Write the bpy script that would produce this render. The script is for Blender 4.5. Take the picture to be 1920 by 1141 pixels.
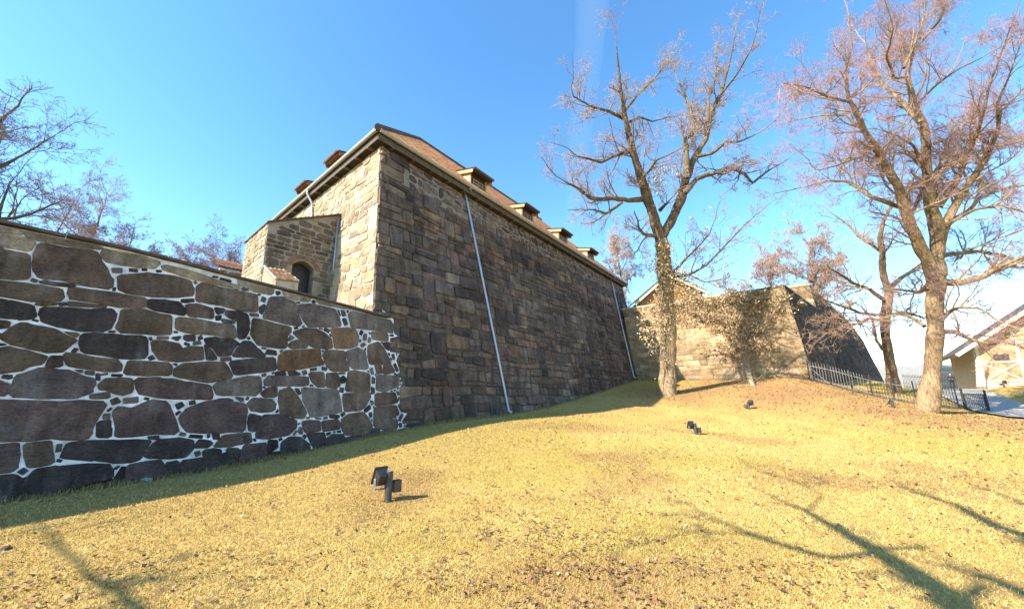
import bpy, math
import numpy as np
from mathutils import Vector

# ---------------------------------------------------------------- camera, sky, sun, exposure
for o in list(bpy.data.objects):
    bpy.data.objects.remove(o, do_unlink=True)
scene = bpy.context.scene
COL = scene.collection
FPX, HOR = 700.0, 730.0                       # focal length and horizon row of the 1920 px photograph
PITCH = math.atan((HOR - 570.5) / FPX)
CAM = np.array([0.0, 0.0, 1.6])
cd = bpy.data.cameras.new('camera')
cd.sensor_width = 36.0
cd.lens = FPX / 1920.0 * 36.0
cd.clip_end = 3000.0
cam = bpy.data.objects.new('camera', cd)
COL.objects.link(cam)
cam.location = CAM
cam.rotation_euler = (math.pi / 2 + PITCH, 0, 0)
scene.camera = cam

SUN_AZ, SUN_EL = math.radians(31.5), math.radians(36.5)     # where the light travels to / height
SUNDIR = np.array([math.cos(SUN_AZ) * math.cos(SUN_EL), math.sin(SUN_AZ) * math.cos(SUN_EL), -math.sin(SUN_EL)])
world = bpy.data.worlds.new('World')
scene.world = world
world.use_nodes = True
wn = world.node_tree
sky = wn.nodes.new('ShaderNodeTexSky')
sky.sky_type = 'NISHITA'
sky.sun_disc = False
sky.sun_elevation = SUN_EL
sky.sun_rotation = math.atan2(-SUNDIR[0], -SUNDIR[1])
sky.air_density = 1.0
sky.dust_density = 0.2
sky.ozone_density = 1.0
wn.nodes['Background'].inputs['Strength'].default_value = 0.15
hs = wn.nodes.new('ShaderNodeHueSaturation')
hs.inputs['Saturation'].default_value = 1.2
tint = wn.nodes.new('ShaderNodeMix')
tint.data_type = 'RGBA'; tint.blend_type = 'MULTIPLY'
tint.inputs['Factor'].default_value = 1.0
tint.inputs['B'].default_value = (0.84, 1.04, 1.07, 1)
wn.links.new(sky.outputs[0], hs.inputs['Color'])
wn.links.new(hs.outputs[0], tint.inputs['A'])
wn.links.new(tint.outputs['Result'], wn.nodes['Background'].inputs['Color'])
sd = bpy.data.lights.new('sun', 'SUN')
sd.energy = 5.0
sd.angle = math.radians(0.53)
sd.color = (1.0, 0.885, 0.72)
sun = bpy.data.objects.new('sun', sd)
COL.objects.link(sun)
sun.rotation_euler = Vector(SUNDIR).to_track_quat('-Z', 'Y').to_euler()
sun.location = (-30, -20, 40)
scene.view_settings.view_transform = 'Standard'
scene.view_settings.look = 'None'
scene.view_settings.gamma = 1.0
scene.view_settings.exposure = 1.38
scene.view_settings.use_curve_mapping = False

# ---------------------------------------------------------------- helpers
rng = np.random.default_rng(7)
Z = np.array([0.0, 0.0, 1.0])
_c, _s = math.cos(PITCH), math.sin(PITCH)

def ray(u, v):
    x = (u - 960.0) / FPX
    y = (570.5 - v) / FPX
    return np.array([x, _c - y * _s, _s + y * _c])

def at(u, v, t):
    return CAM + t * ray(u, v)

def unit(a):
    a = np.asarray(a, float)
    return a / np.linalg.norm(a)

def project(P):
    P = np.asarray(P, float) - CAM
    dep = P[..., 1] * _c + P[..., 2] * _s
    up = P[..., 2] * _c - P[..., 1] * _s
    dep = np.maximum(dep, 0.05)
    return 960 + FPX * P[..., 0] / dep, 570.5 - FPX * up / dep, dep

class Frame:
    """a (battered) wall plane: point = O + s*U + z*V (+ d*N), z is the world height"""
    def __init__(self, P, U, V):
        self.U = unit(U)
        self.V = np.asarray(V, float)
        self.O = np.asarray(P, float) - P[2] * self.V
        n = np.cross(self.U, self.V)
        self.N = unit(n)
        if self.N.dot(CAM - self.O) < 0:
            self.N = -self.N
    def p(self, s, w, d=0.0):
        s = np.asarray(s, float); w = np.asarray(w, float); d = np.asarray(d, float)
        return self.O + s[..., None] * self.U + w[..., None] * self.V + d[..., None] * self.N
    def hit(self, u, v, d=0.0):
        r = ray(u, v)
        t = self.N.dot(self.O + d * self.N - CAM) / self.N.dot(r)
        X = CAM + t * r
        w = X[2] - d * self.N[2]
        s = (X - self.O - d * self.N - w * self.V).dot(self.U)
        return s, w

def lattice(ix, iy, seed):
    h = np.sin(ix * 127.1 + iy * 311.7 + seed * 74.7) * 43758.5453
    return h - np.floor(h)

def noise2(x, y, seed=0):
    x = np.asarray(x, float); y = np.asarray(y, float)
    ix, iy = np.floor(x), np.floor(y)
    fx, fy = x - ix, y - iy
    fx = fx * fx * (3 - 2 * fx); fy = fy * fy * (3 - 2 * fy)
    a = lattice(ix, iy, seed); b = lattice(ix + 1, iy, seed)
    c = lattice(ix, iy + 1, seed); d = lattice(ix + 1, iy + 1, seed)
    return (a * (1 - fx) + b * fx) * (1 - fy) + (c * (1 - fx) + d * fx) * fy

def fbm(x, y, seed=0, octv=4):
    r = 0; a = 0.5
    for k in range(octv):
        r = r + a * noise2(x * 2 ** k, y * 2 ** k, seed + k * 13)
        a *= 0.5
    return r / (1 - 0.5 ** octv)

# ---- materials
MATS = {}
def nodes_mat(name, rough=0.85, spec=0.3):
    m = bpy.data.materials.new(name)
    m.use_nodes = True
    nt = m.node_tree
    b = nt.nodes['Principled BSDF']
    b.inputs['Roughness'].default_value = rough
    b.inputs['Specular IOR Level'].default_value = spec
    MATS[name] = m
    return m, nt, b

def N_(nt, t, **kw):
    n = nt.nodes.new(t)
    for k, v in kw.items():
        if k.startswith('i_'):
            n.inputs[k[2:]].default_value = v
        else:
            setattr(n, k, v)
    return n

def world_pos(nt, scale=(1, 1, 1)):
    g = nt.nodes.new('ShaderNodeNewGeometry')
    m = nt.nodes.new('ShaderNodeMapping')
    m.inputs['Scale'].default_value = scale
    nt.links.new(g.outputs['Position'], m.inputs['Vector'])
    return m.outputs['Vector']

def noise_node(nt, vec, scale, detail=6, rough=0.6):
    n = nt.nodes.new('ShaderNodeTexNoise')
    n.inputs['Scale'].default_value = scale
    n.inputs['Detail'].default_value = detail
    n.inputs['Roughness'].default_value = rough
    nt.links.new(vec, n.inputs['Vector'])
    return n.outputs['Fac']

def ramp(nt, fac, stops):
    r = nt.nodes.new('ShaderNodeValToRGB')
    e = r.color_ramp.elements
    while len(e) < len(stops):
        e.new(0.5)
    for k, (p, c) in enumerate(stops):
        e[k].position = p
        e[k].color = (*c, 1) if len(c) == 3 else c
    nt.links.new(fac, r.inputs['Fac'])
    return r.outputs['Color']

def mix(nt, a, b, fac, mode='MIX'):
    m = nt.nodes.new('ShaderNodeMix')
    m.data_type = 'RGBA'
    m.blend_type = mode
    for sock, val in ((m.inputs['A'], a), (m.inputs['B'], b), (m.inputs['Factor'], fac)):
        if hasattr(val, 'is_linked') or isinstance(val, bpy.types.NodeSocket):
            nt.links.new(val, sock)
        elif isinstance(val, (int, float)):
            sock.default_value = val
        else:
            sock.default_value = (*val, 1)
    return m.outputs['Result']

def bump(nt, b, h, strength=0.4, dist=0.03):
    n = nt.nodes.new('ShaderNodeBump')
    n.inputs['Strength'].default_value = strength
    n.inputs['Distance'].default_value = dist
    nt.links.new(h, n.inputs['Height'])
    nt.links.new(n.outputs['Normal'], b.inputs['Normal'])

def attr(nt, name='Col'):
    a = nt.nodes.new('ShaderNodeAttribute')
    a.attribute_name = name
    return a.outputs['Color']

def mat_stone(name, streak=0.5, lime=0.0, bed=3.0, bstr=0.7, lichen=0.0, soot=0.0):
    m, nt, b = nodes_mat(name, 0.9, 0.25)
    pos = world_pos(nt)
    base = attr(nt)
    n1 = noise_node(nt, pos, 2.2, 6, 0.65)
    base = mix(nt, base, ramp(nt, n1, [(0.25, (0.42, 0.42, 0.42)), (0.75, (1.5, 1.45, 1.4))]), 1.0, 'MULTIPLY')
    n2 = noise_node(nt, world_pos(nt, (1, 1, bed)), 14, 5, 0.7)
    base = mix(nt, base, ramp(nt, n2, [(0.3, (0.5, 0.5, 0.5)), (0.5, (1, 1, 1)), (0.75, (1.45, 1.4, 1.3))]), 0.8, 'MULTIPLY')
    if soot > 0:        # broad weathering
        n7 = noise_node(nt, world_pos(nt, (1, 1, .6)), 0.35, 5, 0.6)
        base = mix(nt, base, ramp(nt, n7, [(0.36, (0.45, 0.43, 0.43)), (0.60, (1.1, 1.1, 1.08))]), soot, 'MULTIPLY')
    if streak > 0:      # rain streaks
        n3 = noise_node(nt, world_pos(nt, (4.5, 4.5, 0.28)), 1.0, 4, 0.6)
        base = mix(nt, base, ramp(nt, n3, [(0.36, (0.32, 0.31, 0.32)), (0.56, (1, 1, 1))]), streak, 'MULTIPLY')
    if lichen > 0:
        n4 = noise_node(nt, pos, 6.0, 8, 0.75)
        base = mix(nt, base, (0.42, 0.40, 0.34), ramp(nt, n4, [(0.60, (0, 0, 0)), (0.72, (lichen,) * 3)]))
    if lime > 0:        # chalky wash from the joints
        n5 = noise_node(nt, world_pos(nt, (2.5, 2.5, 0.6)), 1.3, 5, 0.6)
        base = mix(nt, base, (0.55, 0.55, 0.56), ramp(nt, n5, [(0.58, (0, 0, 0)), (0.8, (lime,) * 3)]))
    nt.links.new(base, b.inputs['Base Color'])
    n8 = noise_node(nt, world_pos(nt, (1, 1, bed)), 32, 4, 0.7)      # pits and grain
    base = mix(nt, base, ramp(nt, n8, [(0.34, (0.30, 0.29, 0.28)), (0.46, (1, 1, 1)), (0.66, (1.35, 1.3, 1.22))]), 0.85, 'MULTIPLY')
    nt.links.new(base, b.inputs['Base Color'])
    n6 = noise_node(nt, world_pos(nt, (1, 1, bed * 0.7)), 5, 10, 0.72)
    bump(nt, b, n6, bstr, 0.12)
    return m

def mat_noise(name, c1, c2, scale=6, rough=0.85, spec=0.3, bstr=0.0, stretch=(1, 1, 1), metallic=0.0, bdist=0.02):
    m, nt, b = nodes_mat(name, rough, spec)
    n = noise_node(nt, world_pos(nt, stretch), scale, 6, 0.65)
    nt.links.new(ramp(nt, n, [(0.3, c1), (0.7, c2)]), b.inputs['Base Color'])
    b.inputs['Metallic'].default_value = metallic
    if bstr:
        bump(nt, b, n, bstr, bdist)
    return m

def mat_attr(name, rough=0.8, spec=0.2, scale=20, amt=0.5, bstr=0.0, translucent=0.0):
    m, nt, b = nodes_mat(name, rough, spec)
    n = noise_node(nt, world_pos(nt), scale, 5, 0.65)
    col = mix(nt, attr(nt), ramp(nt, n, [(0.3, (0.55, 0.55, 0.55)), (0.7, (1.4, 1.4, 1.4))]), amt, 'MULTIPLY')
    nt.links.new(col, b.inputs['Base Color'])
    if bstr:
        bump(nt, b, n, bstr, 0.03)
    return m

# ---- objects
def mesh_from(name, V, F, cols=None, smooth=False):
    me = bpy.data.meshes.new(name)
    V = np.asarray(V, float)
    me.from_pydata([tuple(x) for x in V], [], F)
    if cols is not None:
        a = me.color_attributes.new('Col', 'FLOAT_COLOR', 'POINT')
        c = np.ones((len(V), 4)); c[:, :3] = cols
        a.data.foreach_set('color', c.ravel())
    if smooth:
        me.polygons.foreach_set('use_smooth', [True] * len(me.polygons))
    me.update()
    return me

def mesh_fast(name, V, F, cols=None, smooth=False):
    """V (n,3), F (m,k) arrays with constant k"""
    me = bpy.data.meshes.new(name)
    V = np.asarray(V, np.float32); F = np.asarray(F, np.int32)
    k = F.shape[1]
    me.vertices.add(len(V)); me.vertices.foreach_set('co', V.ravel())
    me.loops.add(F.size); me.loops.foreach_set('vertex_index', F.ravel())
    me.polygons.add(len(F))
    me.polygons.foreach_set('loop_start', np.arange(0, F.size, k, dtype=np.int32))
    if smooth:
        me.polygons.foreach_set('use_smooth', np.ones(len(F), bool))
    if cols is not None:
        a = me.color_attributes.new('Col', 'FLOAT_COLOR', 'POINT')
        c = np.ones((len(V), 4), np.float32); c[:, :3] = cols
        a.data.foreach_set('color', c.ravel())
    me.update(calc_edges=True)
    me.validate()
    return me

def thing(name, label, cat, loc=(0, 0, 0), group=None):
    o = bpy.data.objects.new(name, None)
    o.empty_display_size = 0.3
    COL.objects.link(o)
    o.location = tuple(float(x) for x in loc)
    o['label'] = label; o['category'] = cat
    if group:
        o['group'] = group
    return o

def origin_of(o):
    p = np.zeros(3)
    while o is not None:
        p = p + np.array(o.location); o = o.parent
    return p

def put(name, me, mat, parent=None, kind=None, world=True):
    """link a mesh whose vertices are world coordinates; vertices are moved into the parent's space"""
    if parent is not None and world:
        me.transform(__import__('mathutils').Matrix.Translation(-Vector(origin_of(parent))))
    o = bpy.data.objects.new(name, me)
    COL.objects.link(o)
    if mat is not None:
        me.materials.append(MATS[mat] if isinstance(mat, str) else mat)
    if parent is not None:
        o.parent = parent
    if kind:
        o['kind'] = kind
    return o

def tag(o, label, cat, group=None):
    o['label'] = label; o['category'] = cat
    if group:
        o['group'] = group
    return o

class MB:
    """collects boxes, bars, prisms; .put() links them as one mesh object"""
    def __init__(self):
        self.V = []; self.F = []
    def add(self, V, F):
        n = len(self.V)
        self.V += [tuple(map(float, v)) for v in V]
        self.F += [tuple(i + n for i in f) for f in F]
        return self
    def hexa(self, lo, hi):      # two quads, same order
        self.add(list(lo) + list(hi), [(3, 2, 1, 0), (4, 5, 6, 7), (0, 1, 5, 4), (1, 2, 6, 5), (2, 3, 7, 6), (3, 0, 4, 7)])
        return self
    def box(self, c, ax, ay, az, sx, sy, sz):
        c = np.asarray(c, float); ax = unit(ax) * sx / 2; ay = unit(ay) * sy / 2; az = unit(az) * sz / 2
        lo = [c - ax - ay - az, c + ax - ay - az, c + ax + ay - az, c - ax + ay - az]
        return self.hexa(lo, [p + 2 * az for p in lo])
    def bar(self, a, b, w, h=None, up=Z):
        a = np.asarray(a, float); b = np.asarray(b, float)
        h = h or w
        d = unit(b - a)
        x = np.cross(d, up)
        if np.linalg.norm(x) < 1e-4:
            x = np.cross(d, np.array([1.0, 0, 0]))
        x = unit(x); y = unit(np.cross(x, d))
        q = [-x * w / 2 - y * h / 2, x * w / 2 - y * h / 2, x * w / 2 + y * h / 2, -x * w / 2 + y * h / 2]
        return self.hexa([a + k for k in q], [b + k for k in q])
    def tube(self, pts, rad, n=8, caps=True):
        pts = np.asarray(pts, float)
        rad = np.ones(len(pts)) * rad
        V = []; F = []
        for i, p in enumerate(pts):
            d = unit(pts[min(i + 1, len(pts) - 1)] - pts[max(i - 1, 0)])
            ref = np.array([1.0, 0, 0]) if abs(d[2]) > 0.9 else Z
            x = unit(np.cross(d, ref)); y = np.cross(x, d)
            for k in range(n):
                a = 2 * math.pi * k / n
                V.append(p + rad[i] * (math.cos(a) * x + math.sin(a) * y))
        for i in range(len(pts) - 1):
            for k in range(n):
                F.append((i * n + k, i * n + (k + 1) % n, (i + 1) * n + (k + 1) % n, (i + 1) * n + k))
        if caps:
            F.append(tuple(range(n))[::-1]); F.append(tuple((len(pts) - 1) * n + k for k in range(n)))
        return self.add(V, F)
    def prism(self, poly, off):
        n = len(poly)
        poly = [np.asarray(p, float) for p in poly]
        off = np.asarray(off, float)
        F = [tuple(range(n)), tuple(range(2 * n - 1, n - 1, -1))] + [(i, i + n, (i + 1) % n + n, (i + 1) % n) for i in range(n)]
        return self.add(poly + [p + off for p in poly], F)
    def mesh(self, name, col=None, smooth=False):
        me = mesh_from(name, self.V, self.F, None if col is None else np.tile(col, (len(self.V), 1)), smooth)
        import bmesh
        bm = bmesh.new(); bm.from_mesh(me)
        bmesh.ops.recalc_face_normals(bm, faces=bm.faces[:])
        bm.to_mesh(me); bm.free()
        return me
    def put(self, name, mat, parent=None, kind=None, col=None, smooth=False):
        return put(name, self.mesh(name, col, smooth), mat, parent, kind)

# ---- materials of the place
mat_stone('rubble_stone', streak=0.45, lime=0.30, bed=3.0, bstr=1.0, soot=0.5)
mat_stone('dark_stone', streak=0.5, lime=0.0, bed=2.2, bstr=1.0, lichen=0.3, soot=0.7)
mat_stone('pale_stone', streak=0.0, lime=0.0, bed=3.0, bstr=0.8, lichen=0.0)
mat_noise('white_mortar', (0.34, 0.335, 0.33), (0.92, 0.92, 0.92), 3.5, 0.95, 0.1, 0.8)
mat_noise('brown_mortar', (0.05, 0.041, 0.035), (0.15, 0.12, 0.10), 4, 0.95, 0.1, 0.5)
mat_noise('sand_mortar', (0.34, 0.28, 0.20), (0.56, 0.48, 0.36), 4, 0.95, 0.1, 0.5)
mat_noise('slate', (0.05, 0.04, 0.033), (0.13, 0.10, 0.075), 5, 0.8, 0.3, 0.4)
mat_noise('zinc', (0.33, 0.35, 0.37), (0.48, 0.49, 0.50), 9, 0.42, 0.5, 0.0, (1, 1, .3), 0.6)
mat_noise('gutter_paint', (0.24, 0.23, 0.20), (0.36, 0.35, 0.31), 8, 0.5, 0.4)
mat_noise('dark_wood', (0.035, 0.026, 0.02), (0.085, 0.065, 0.05), 7, 0.8, 0.3, 0.3, (6, 6, 1))
mat_noise('brown_wood', (0.16, 0.10, 0.055), (0.30, 0.20, 0.11), 5, 0.8, 0.3, 0.3, (5, 5, .6))
mat_noise('yellow_wood', (0.32, 0.22, 0.11), (0.48, 0.35, 0.19), 5, 0.8, 0.3, 0.2, (2, 2, 6))
mat_noise('cream_wood', (0.58, 0.50, 0.34), (0.74, 0.66, 0.48), 5, 0.75, 0.3, 0.1)
mat_noise('black_paint', (0.012, 0.012, 0.013), (0.035, 0.034, 0.034), 12, 0.5, 0.5)
mat_noise('black_iron', (0.018, 0.018, 0.02), (0.05, 0.048, 0.047), 14, 0.6, 0.4)
mat_noise('grey_iron', (0.16, 0.15, 0.145), (0.27, 0.26, 0.25), 14, 0.6, 0.4)
mat_noise('lamp_glass', (0.02, 0.025, 0.03), (0.05, 0.055, 0.06), 3, 0.08, 0.6)
mat_noise('window_glass', (0.03, 0.04, 0.05), (0.07, 0.09, 0.12), 2, 0.06, 0.6)
mat_noise('asphalt_path', (0.27, 0.25, 0.22), (0.42, 0.40, 0.35), 7, 0.9, 0.2, 0.3)
mat_noise('green_trim', (0.28, 0.36, 0.30), (0.42, 0.50, 0.42), 6, 0.6, 0.4)
mat_noise('white_render', (0.17, 0.18, 0.195), (0.23, 0.235, 0.245), 1.0, 0.8, 0.3)
mat_attr('roof_tile', 0.75, 0.3, 6, 0.7, 0.2)
m, nt, b = nodes_mat('bark', 0.95, 0.12)
n_ = noise_node(nt, world_pos(nt, (9, 9, 2.2)), 1.6, 7, 0.7)
c_ = mix(nt, attr(nt), ramp(nt, n_, [(0.30, (0.32, 0.30, 0.28)), (0.52, (1, 1, 1)), (0.72, (1.5, 1.45, 1.35))]), 1.0, 'MULTIPLY')
n2_ = noise_node(nt, world_pos(nt), 1.4, 4, 0.6)
c_ = mix(nt, c_, ramp(nt, n2_, [(0.35, (0.62, 0.62, 0.58)), (0.65, (1.2, 1.18, 1.1))]), 1.0, 'MULTIPLY')
nt.links.new(c_, b.inputs['Base Color'])
bump(nt, b, n_, 1.0, 0.10)
mat_attr('twig', 0.85, 0.2, 12, 0.3)
mat_attr('leaf', 0.8, 0.2, 25, 0.4)
mat_attr('grass_blade', 0.75, 0.15, 3, 0.3)
mat_attr('plain', 0.8, 0.2, 15, 0.4)
# ---------------------------------------------------------------- the lie of the land: wall planes
def hdir(u):
    d = ray(u, HOR); d[2] = 0
    return unit(d)
D = hdir(1493.0)                               # along the fortress front
Nf = np.array([D[1], -D[0], 0.0])              # its outward side
L = hdir(152.0)                                # along its lit end
Nl = unit(np.array([L[1], -L[0], 0.0]))
if Nl.dot(D) > 0:
    Nl = -Nl
BAT, BATL = 0.18, 0.06
C = at(714, 274, 14.0)                         # top of the wall at the near corner
EAVE = C[2]
FRONT = Frame(C, D, Z - BAT * Nf)
END = Frame(C, L, Z - BATL * Nl)
LEN, WID = 24.8, 10.9

def corner_point(z):
    A = np.array([[D[0], -L[0]], [D[1], -L[1]]])
    a = FRONT.p(0, z); b = END.p(0, z)
    k = np.linalg.solve(A, (b - a)[:2])
    return a + k[0] * D
def corner_s(z):
    return np.array([(corner_point(float(q)) - FRONT.p(0, float(q))).dot(D) for q in np.atleast_1d(z)])

# bastion to the right
BT = at(1470, 535, 23.8); BB = at(1525, 708, 22.2)
BV = (BT - BB) / (BT[2] - BB[2])
BFD = np.array([-0.757, 0.653, 0.0])           # from the corner away to the left
BRD = unit(np.array([0.736, 0.677, 0.0]))      # from the corner away to the right
BASF = Frame(BB, BFD, BV)
BASR = Frame(BB, BRD, BV)

# ---------------------------------------------------------------- ground
def on_front(u, v):
    s, w = FRONT.hit(u, v); return FRONT.p(s, w)
ctrl = [(0, 0, 0), (3.3, 3.2, 0), (-3, 3.4, 0), (4, 5.7, 0.0), (-1.8, 6, 0.0), (0, -8, -0.2), (-8, -6, -0.2), (8, -6, -0.2),
        (9, 4, 0.0), (18, 4, 0.0), (30, 6, 0.1), (-14, -2, -0.1), (2.1, 6.7, 0.02)]
for u, v in ((0, 940), (380, 885), (760, 803), (950, 778), (1080, 748), (1196, 712)):
    ctrl.append(tuple(on_front(u, v)))
ctrl.append(tuple(FRONT.p(-16, -0.3)))
for u, v, t in ((1250, 738, 21.5), (1370, 712, 24.9), (1525, 709, 22.2), (1303, 814, 12.6), (1402, 767, 17.6), (1676, 764, 16.8),
                (1737, 772, 17.0), (1857, 777, 18.5), (1620, 742, 20.5), (1690, 737, 24.0), (1900, 782, 17.0), (1900, 762, 20.0),
                (1850, 727, 30.0), (1788, 730, 44.0), (1788, 734, 36.0), (1800, 736, 32.0), (1790, 742, 30.0), (1900, 722, 27.0), (1657, 716, 34.0), (1640, 725, 27), (1100, 800, 12.0),
                (1000, 900, 6.9), (1500, 850, 10.0), (1700, 850, 10.0)):
    ctrl.append(tuple(at(u, v, t)))
ctrl += [(60, 10, 0.8), (80, 40, 1.5), (20, -20, -0.3), (45, -15, 0), (60, 75, 1.5), (30, 60, 2.0), (100, 80, 1.5), (-10, -25, -0.4)]
ctrl = np.array(ctrl)
def tps(r):
    return np.where(r > 1e-9, r * r * np.log(r + 1e-9), 0)
_n = len(ctrl)
_K = tps(np.linalg.norm(ctrl[:, None, :2] - ctrl[None, :, :2], axis=2)) + 2.0 * np.eye(_n)
_P = np.c_[np.ones(_n), ctrl[:, :2]]
_sol = np.linalg.solve(np.block([[_K, _P], [_P.T, np.zeros((3, 3))]]), np.r_[ctrl[:, 2], 0, 0, 0])

def ground_z(x, y):
    x = np.asarray(x, float); y = np.asarray(y, float)
    sh = x.shape
    X = np.c_[x.ravel(), y.ravel()]
    z = np.empty(len(X))
    for a in range(0, len(X), 40000):
        q = X[a:a + 40000]
        z[a:a + 40000] = tps(np.linalg.norm(q[:, None] - ctrl[None, :, :2], axis=2)) @ _sol[:_n] + np.c_[np.ones(len(q)), q] @ _sol[_n:]
    r = np.hypot(X[:, 0] - 15, X[:, 1] - 15)
    k = np.clip((r - 55) / 40, 0, 1); k = k * k * (3 - 2 * k)
    z = z * (1 - k) + 0.9 * k
    z = np.clip(z, -1.0, 3.2)
    near = np.clip(1 - r / 60, 0, 1)
    z = z + near * 0.05 * (fbm(X[:, 0] * 0.7, X[:, 1] * 0.7, 3) - 0.5)
    return z.reshape(sh)

def drop(u, v, t0=2.0, t1=120.0):
    """where the view ray through a pixel meets the ground"""
    ts = np.linspace(t0, t1, 3000)
    P = CAM + ts[:, None] * ray(u, v)
    below = P[:, 2] < ground_z(P[:, 0], P[:, 1])
    k = int(np.argmax(below)) if below.any() else len(ts) - 1
    return P[k]

LITTER = np.array([[t[0], t[1]] for t in (at(1250, 738, 21.5), at(1450, 720, 20.5), at(1560, 722, 20.5), at(1700, 770, 16.5), at(1850, 800, 15.0), at(1370, 715, 23.5), at(1640, 745, 19.5))])
LRAD = np.array([3.2, 5.0, 4.6, 5.2, 5.2, 3.6, 4.6])
def litter(x, y):
    m = np.zeros_like(x)
    for (a, b), r in zip(LITTER, LRAD):
        d = np.hypot(x - a, y - b) / r
        m = np.maximum(m, np.clip(1.25 - d, 0, 1))
    m = m * (0.45 + 0.9 * fbm(x * 0.9, y * 0.9, 71))
    return np.clip(m, 0, 1)

def turf_colour(x, y):
    a = fbm(x * 0.55, y * 0.55, 11)[..., None]
    b = fbm(x * 2.3, y * 2.3, 23)[..., None]
    g = np.clip((fbm(x * 0.22, y * 0.22, 37)[..., None] - 0.47) * 6, 0, 1)
    straw = np.array([0.57, 0.375, 0.115]); pale = np.array([0.65, 0.48, 0.18])
    green = np.array([0.42, 0.345, 0.075]); brown = np.array([0.36, 0.215, 0.095])
    c = straw * (1 - b) + pale * b
    c = c * (1 - 0.4 * g) + green * 0.4 * g
    k = np.clip((a - 0.53) * 4, 0, 1) * 0.65
    c = c * (1 - k) + brown * k
    l = litter(x, y)[..., None]
    c = c * (1 - l) + np.array([0.40, 0.235, 0.11]) * l
    # duller strip along the wall foot, shade tone painted into the turf colour
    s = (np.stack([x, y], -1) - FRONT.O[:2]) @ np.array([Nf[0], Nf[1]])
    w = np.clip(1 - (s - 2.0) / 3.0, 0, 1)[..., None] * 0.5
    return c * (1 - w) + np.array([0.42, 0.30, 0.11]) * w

def axis(lo, hi, near0, near1, step, grow=1.18):
    a = list(np.arange(near0, near1 + 1e-6, step))
    d = step
    while a[-1] < hi:
        d *= grow; a.append(a[-1] + d)
    d = step; b = []
    x = near0
    while x > lo:
        d *= grow; x -= d; b.append(x)
    return np.array(b[::-1] + a)
gx = axis(-900, 900, -22, 46, 0.4); gy = axis(-900, 900, -14, 46, 0.4)
GX, GY = np.meshgrid(gx, gy)
GZ = ground_z(GX, GY)
V = np.c_[GX.ravel(), GY.ravel(), GZ.ravel()]
nx, ny = len(gx), len(gy)
I = np.arange(nx * ny).reshape(ny, nx)
F = np.stack([I[:-1, :-1], I[:-1, 1:], I[1:, 1:], I[1:, :-1]], -1).reshape(-1, 4)
m, nt, b = nodes_mat('turf', 0.95, 0.1)
c = attr(nt)
n1 = noise_node(nt, world_pos(nt), 9, 8, 0.75)
c = mix(nt, c, ramp(nt, n1, [(0.28, (0.35, 0.33, 0.30)), (0.48, (0.9, 0.9, 0.9)), (0.75, (1.25, 1.25, 1.2))]), 0.85, 'MULTIPLY')
n2 = noise_node(nt, world_pos(nt), 55, 4, 0.7)
c = mix(nt, c, ramp(nt, n2, [(0.3, (0.45, 0.43, 0.4)), (0.7, (1.25, 1.25, 1.2))]), 0.8, 'MULTIPLY')
nt.links.new(c, b.inputs['Base Color'])
n3 = noise_node(nt, world_pos(nt), 30, 6, 0.7)
bump(nt, b, n3, 0.9, 0.05)
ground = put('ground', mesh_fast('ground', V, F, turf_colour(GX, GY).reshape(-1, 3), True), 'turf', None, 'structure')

# asphalt path behind the iron fence
ppts = [at(1980, 790, 16.0), at(1888, 770, 18.9), at(1800, 752, 24.5), at(1770, 738, 34.0), at(1782, 733, 48.0), np.array([66, 70, 1.5])]
pc = []
for a_, b_ in zip(ppts[:-1], ppts[1:]):
    for k in np.linspace(0, 1, 24, endpoint=False):
        pc.append(a_ * (1 - k) + b_ * k)
pc = np.array(pc)
for _ in range(25):
    pc[1:-1] = (pc[:-2] + pc[1:-1] * 2 + pc[2:]) / 4
td = np.gradient(pc[:, :2], axis=0); td /= np.linalg.norm(td, axis=1)[:, None]
pn = np.c_[-td[:, 1], td[:, 0]]
off = np.linspace(-1.35, 1.35, 9)
PX = pc[:, None, 0] + off[None] * pn[:, None, 0]; PY = pc[:, None, 1] + off[None] * pn[:, None, 1]
PZ = ground_z(PX, PY) + 0.035 + 0.05
V = np.c_[PX.ravel(), PY.ravel(), PZ.ravel()]
I = np.arange(PX.size).reshape(PX.shape)
F = np.stack([I[:-1, :-1], I[:-1, 1:], I[1:, 1:], I[1:, :-1]], -1).reshape(-1, 4)
put('path', mesh_fast('path', V, F, None, True), 'asphalt_path', None, 'structure')
def on_path(x, y):
    d = np.full(x.shape, 1e9)
    for q in pc[::3]:
        d = np.minimum(d, np.hypot(x - q[0], y - q[1]))
    return d < 1.5

# raised terrace behind the rubble wall (the wall holds it back)
TZ = 3.0
q = [FRONT.p(-24, TZ, -0.9), FRONT.p(0.5, TZ, -0.9), FRONT.p(0.5, TZ, -0.9) + 30 * L, FRONT.p(-24, TZ, -0.9) + 30 * L + 0 * D,]
MB().prism([x - Z * 4 for x in q], Z * 4).put('terrace', 'turf', None, 'structure', col=(0.30, 0.27, 0.10))
# high ground inside the fortress, behind the bastion
q = [BASR.p(6, 0) + 3 * BFD, BASR.p(60, 0) + 6 * BFD, BASR.p(60, 0) + 45 * BFD, BASF.p(0, 0) + 20 * BRD + 45 * BFD]
MB().prism([np.array([x[0], x[1], 0.0]) for x in q], Z * 4.2).put('terrain', 'turf', None, 'structure', col=(0.33, 0.28, 0.12))
# ---------------------------------------------------------------- masonry
def chaikin(P, k=1, q=0.22):
    P = np.asarray(P, float)
    for _ in range(k):
        Q = np.roll(P, -1, axis=0)
        P = np.stack([P * (1 - q) + Q * q, P * q + Q * (1 - q)], 1).reshape(-1, P.shape[1])
    return P

def poly_area(P):
    x, y = P[:, 0], P[:, 1]
    return 0.5 * np.sum(x * np.roll(y, -1) - np.roll(x, -1) * y)

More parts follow.
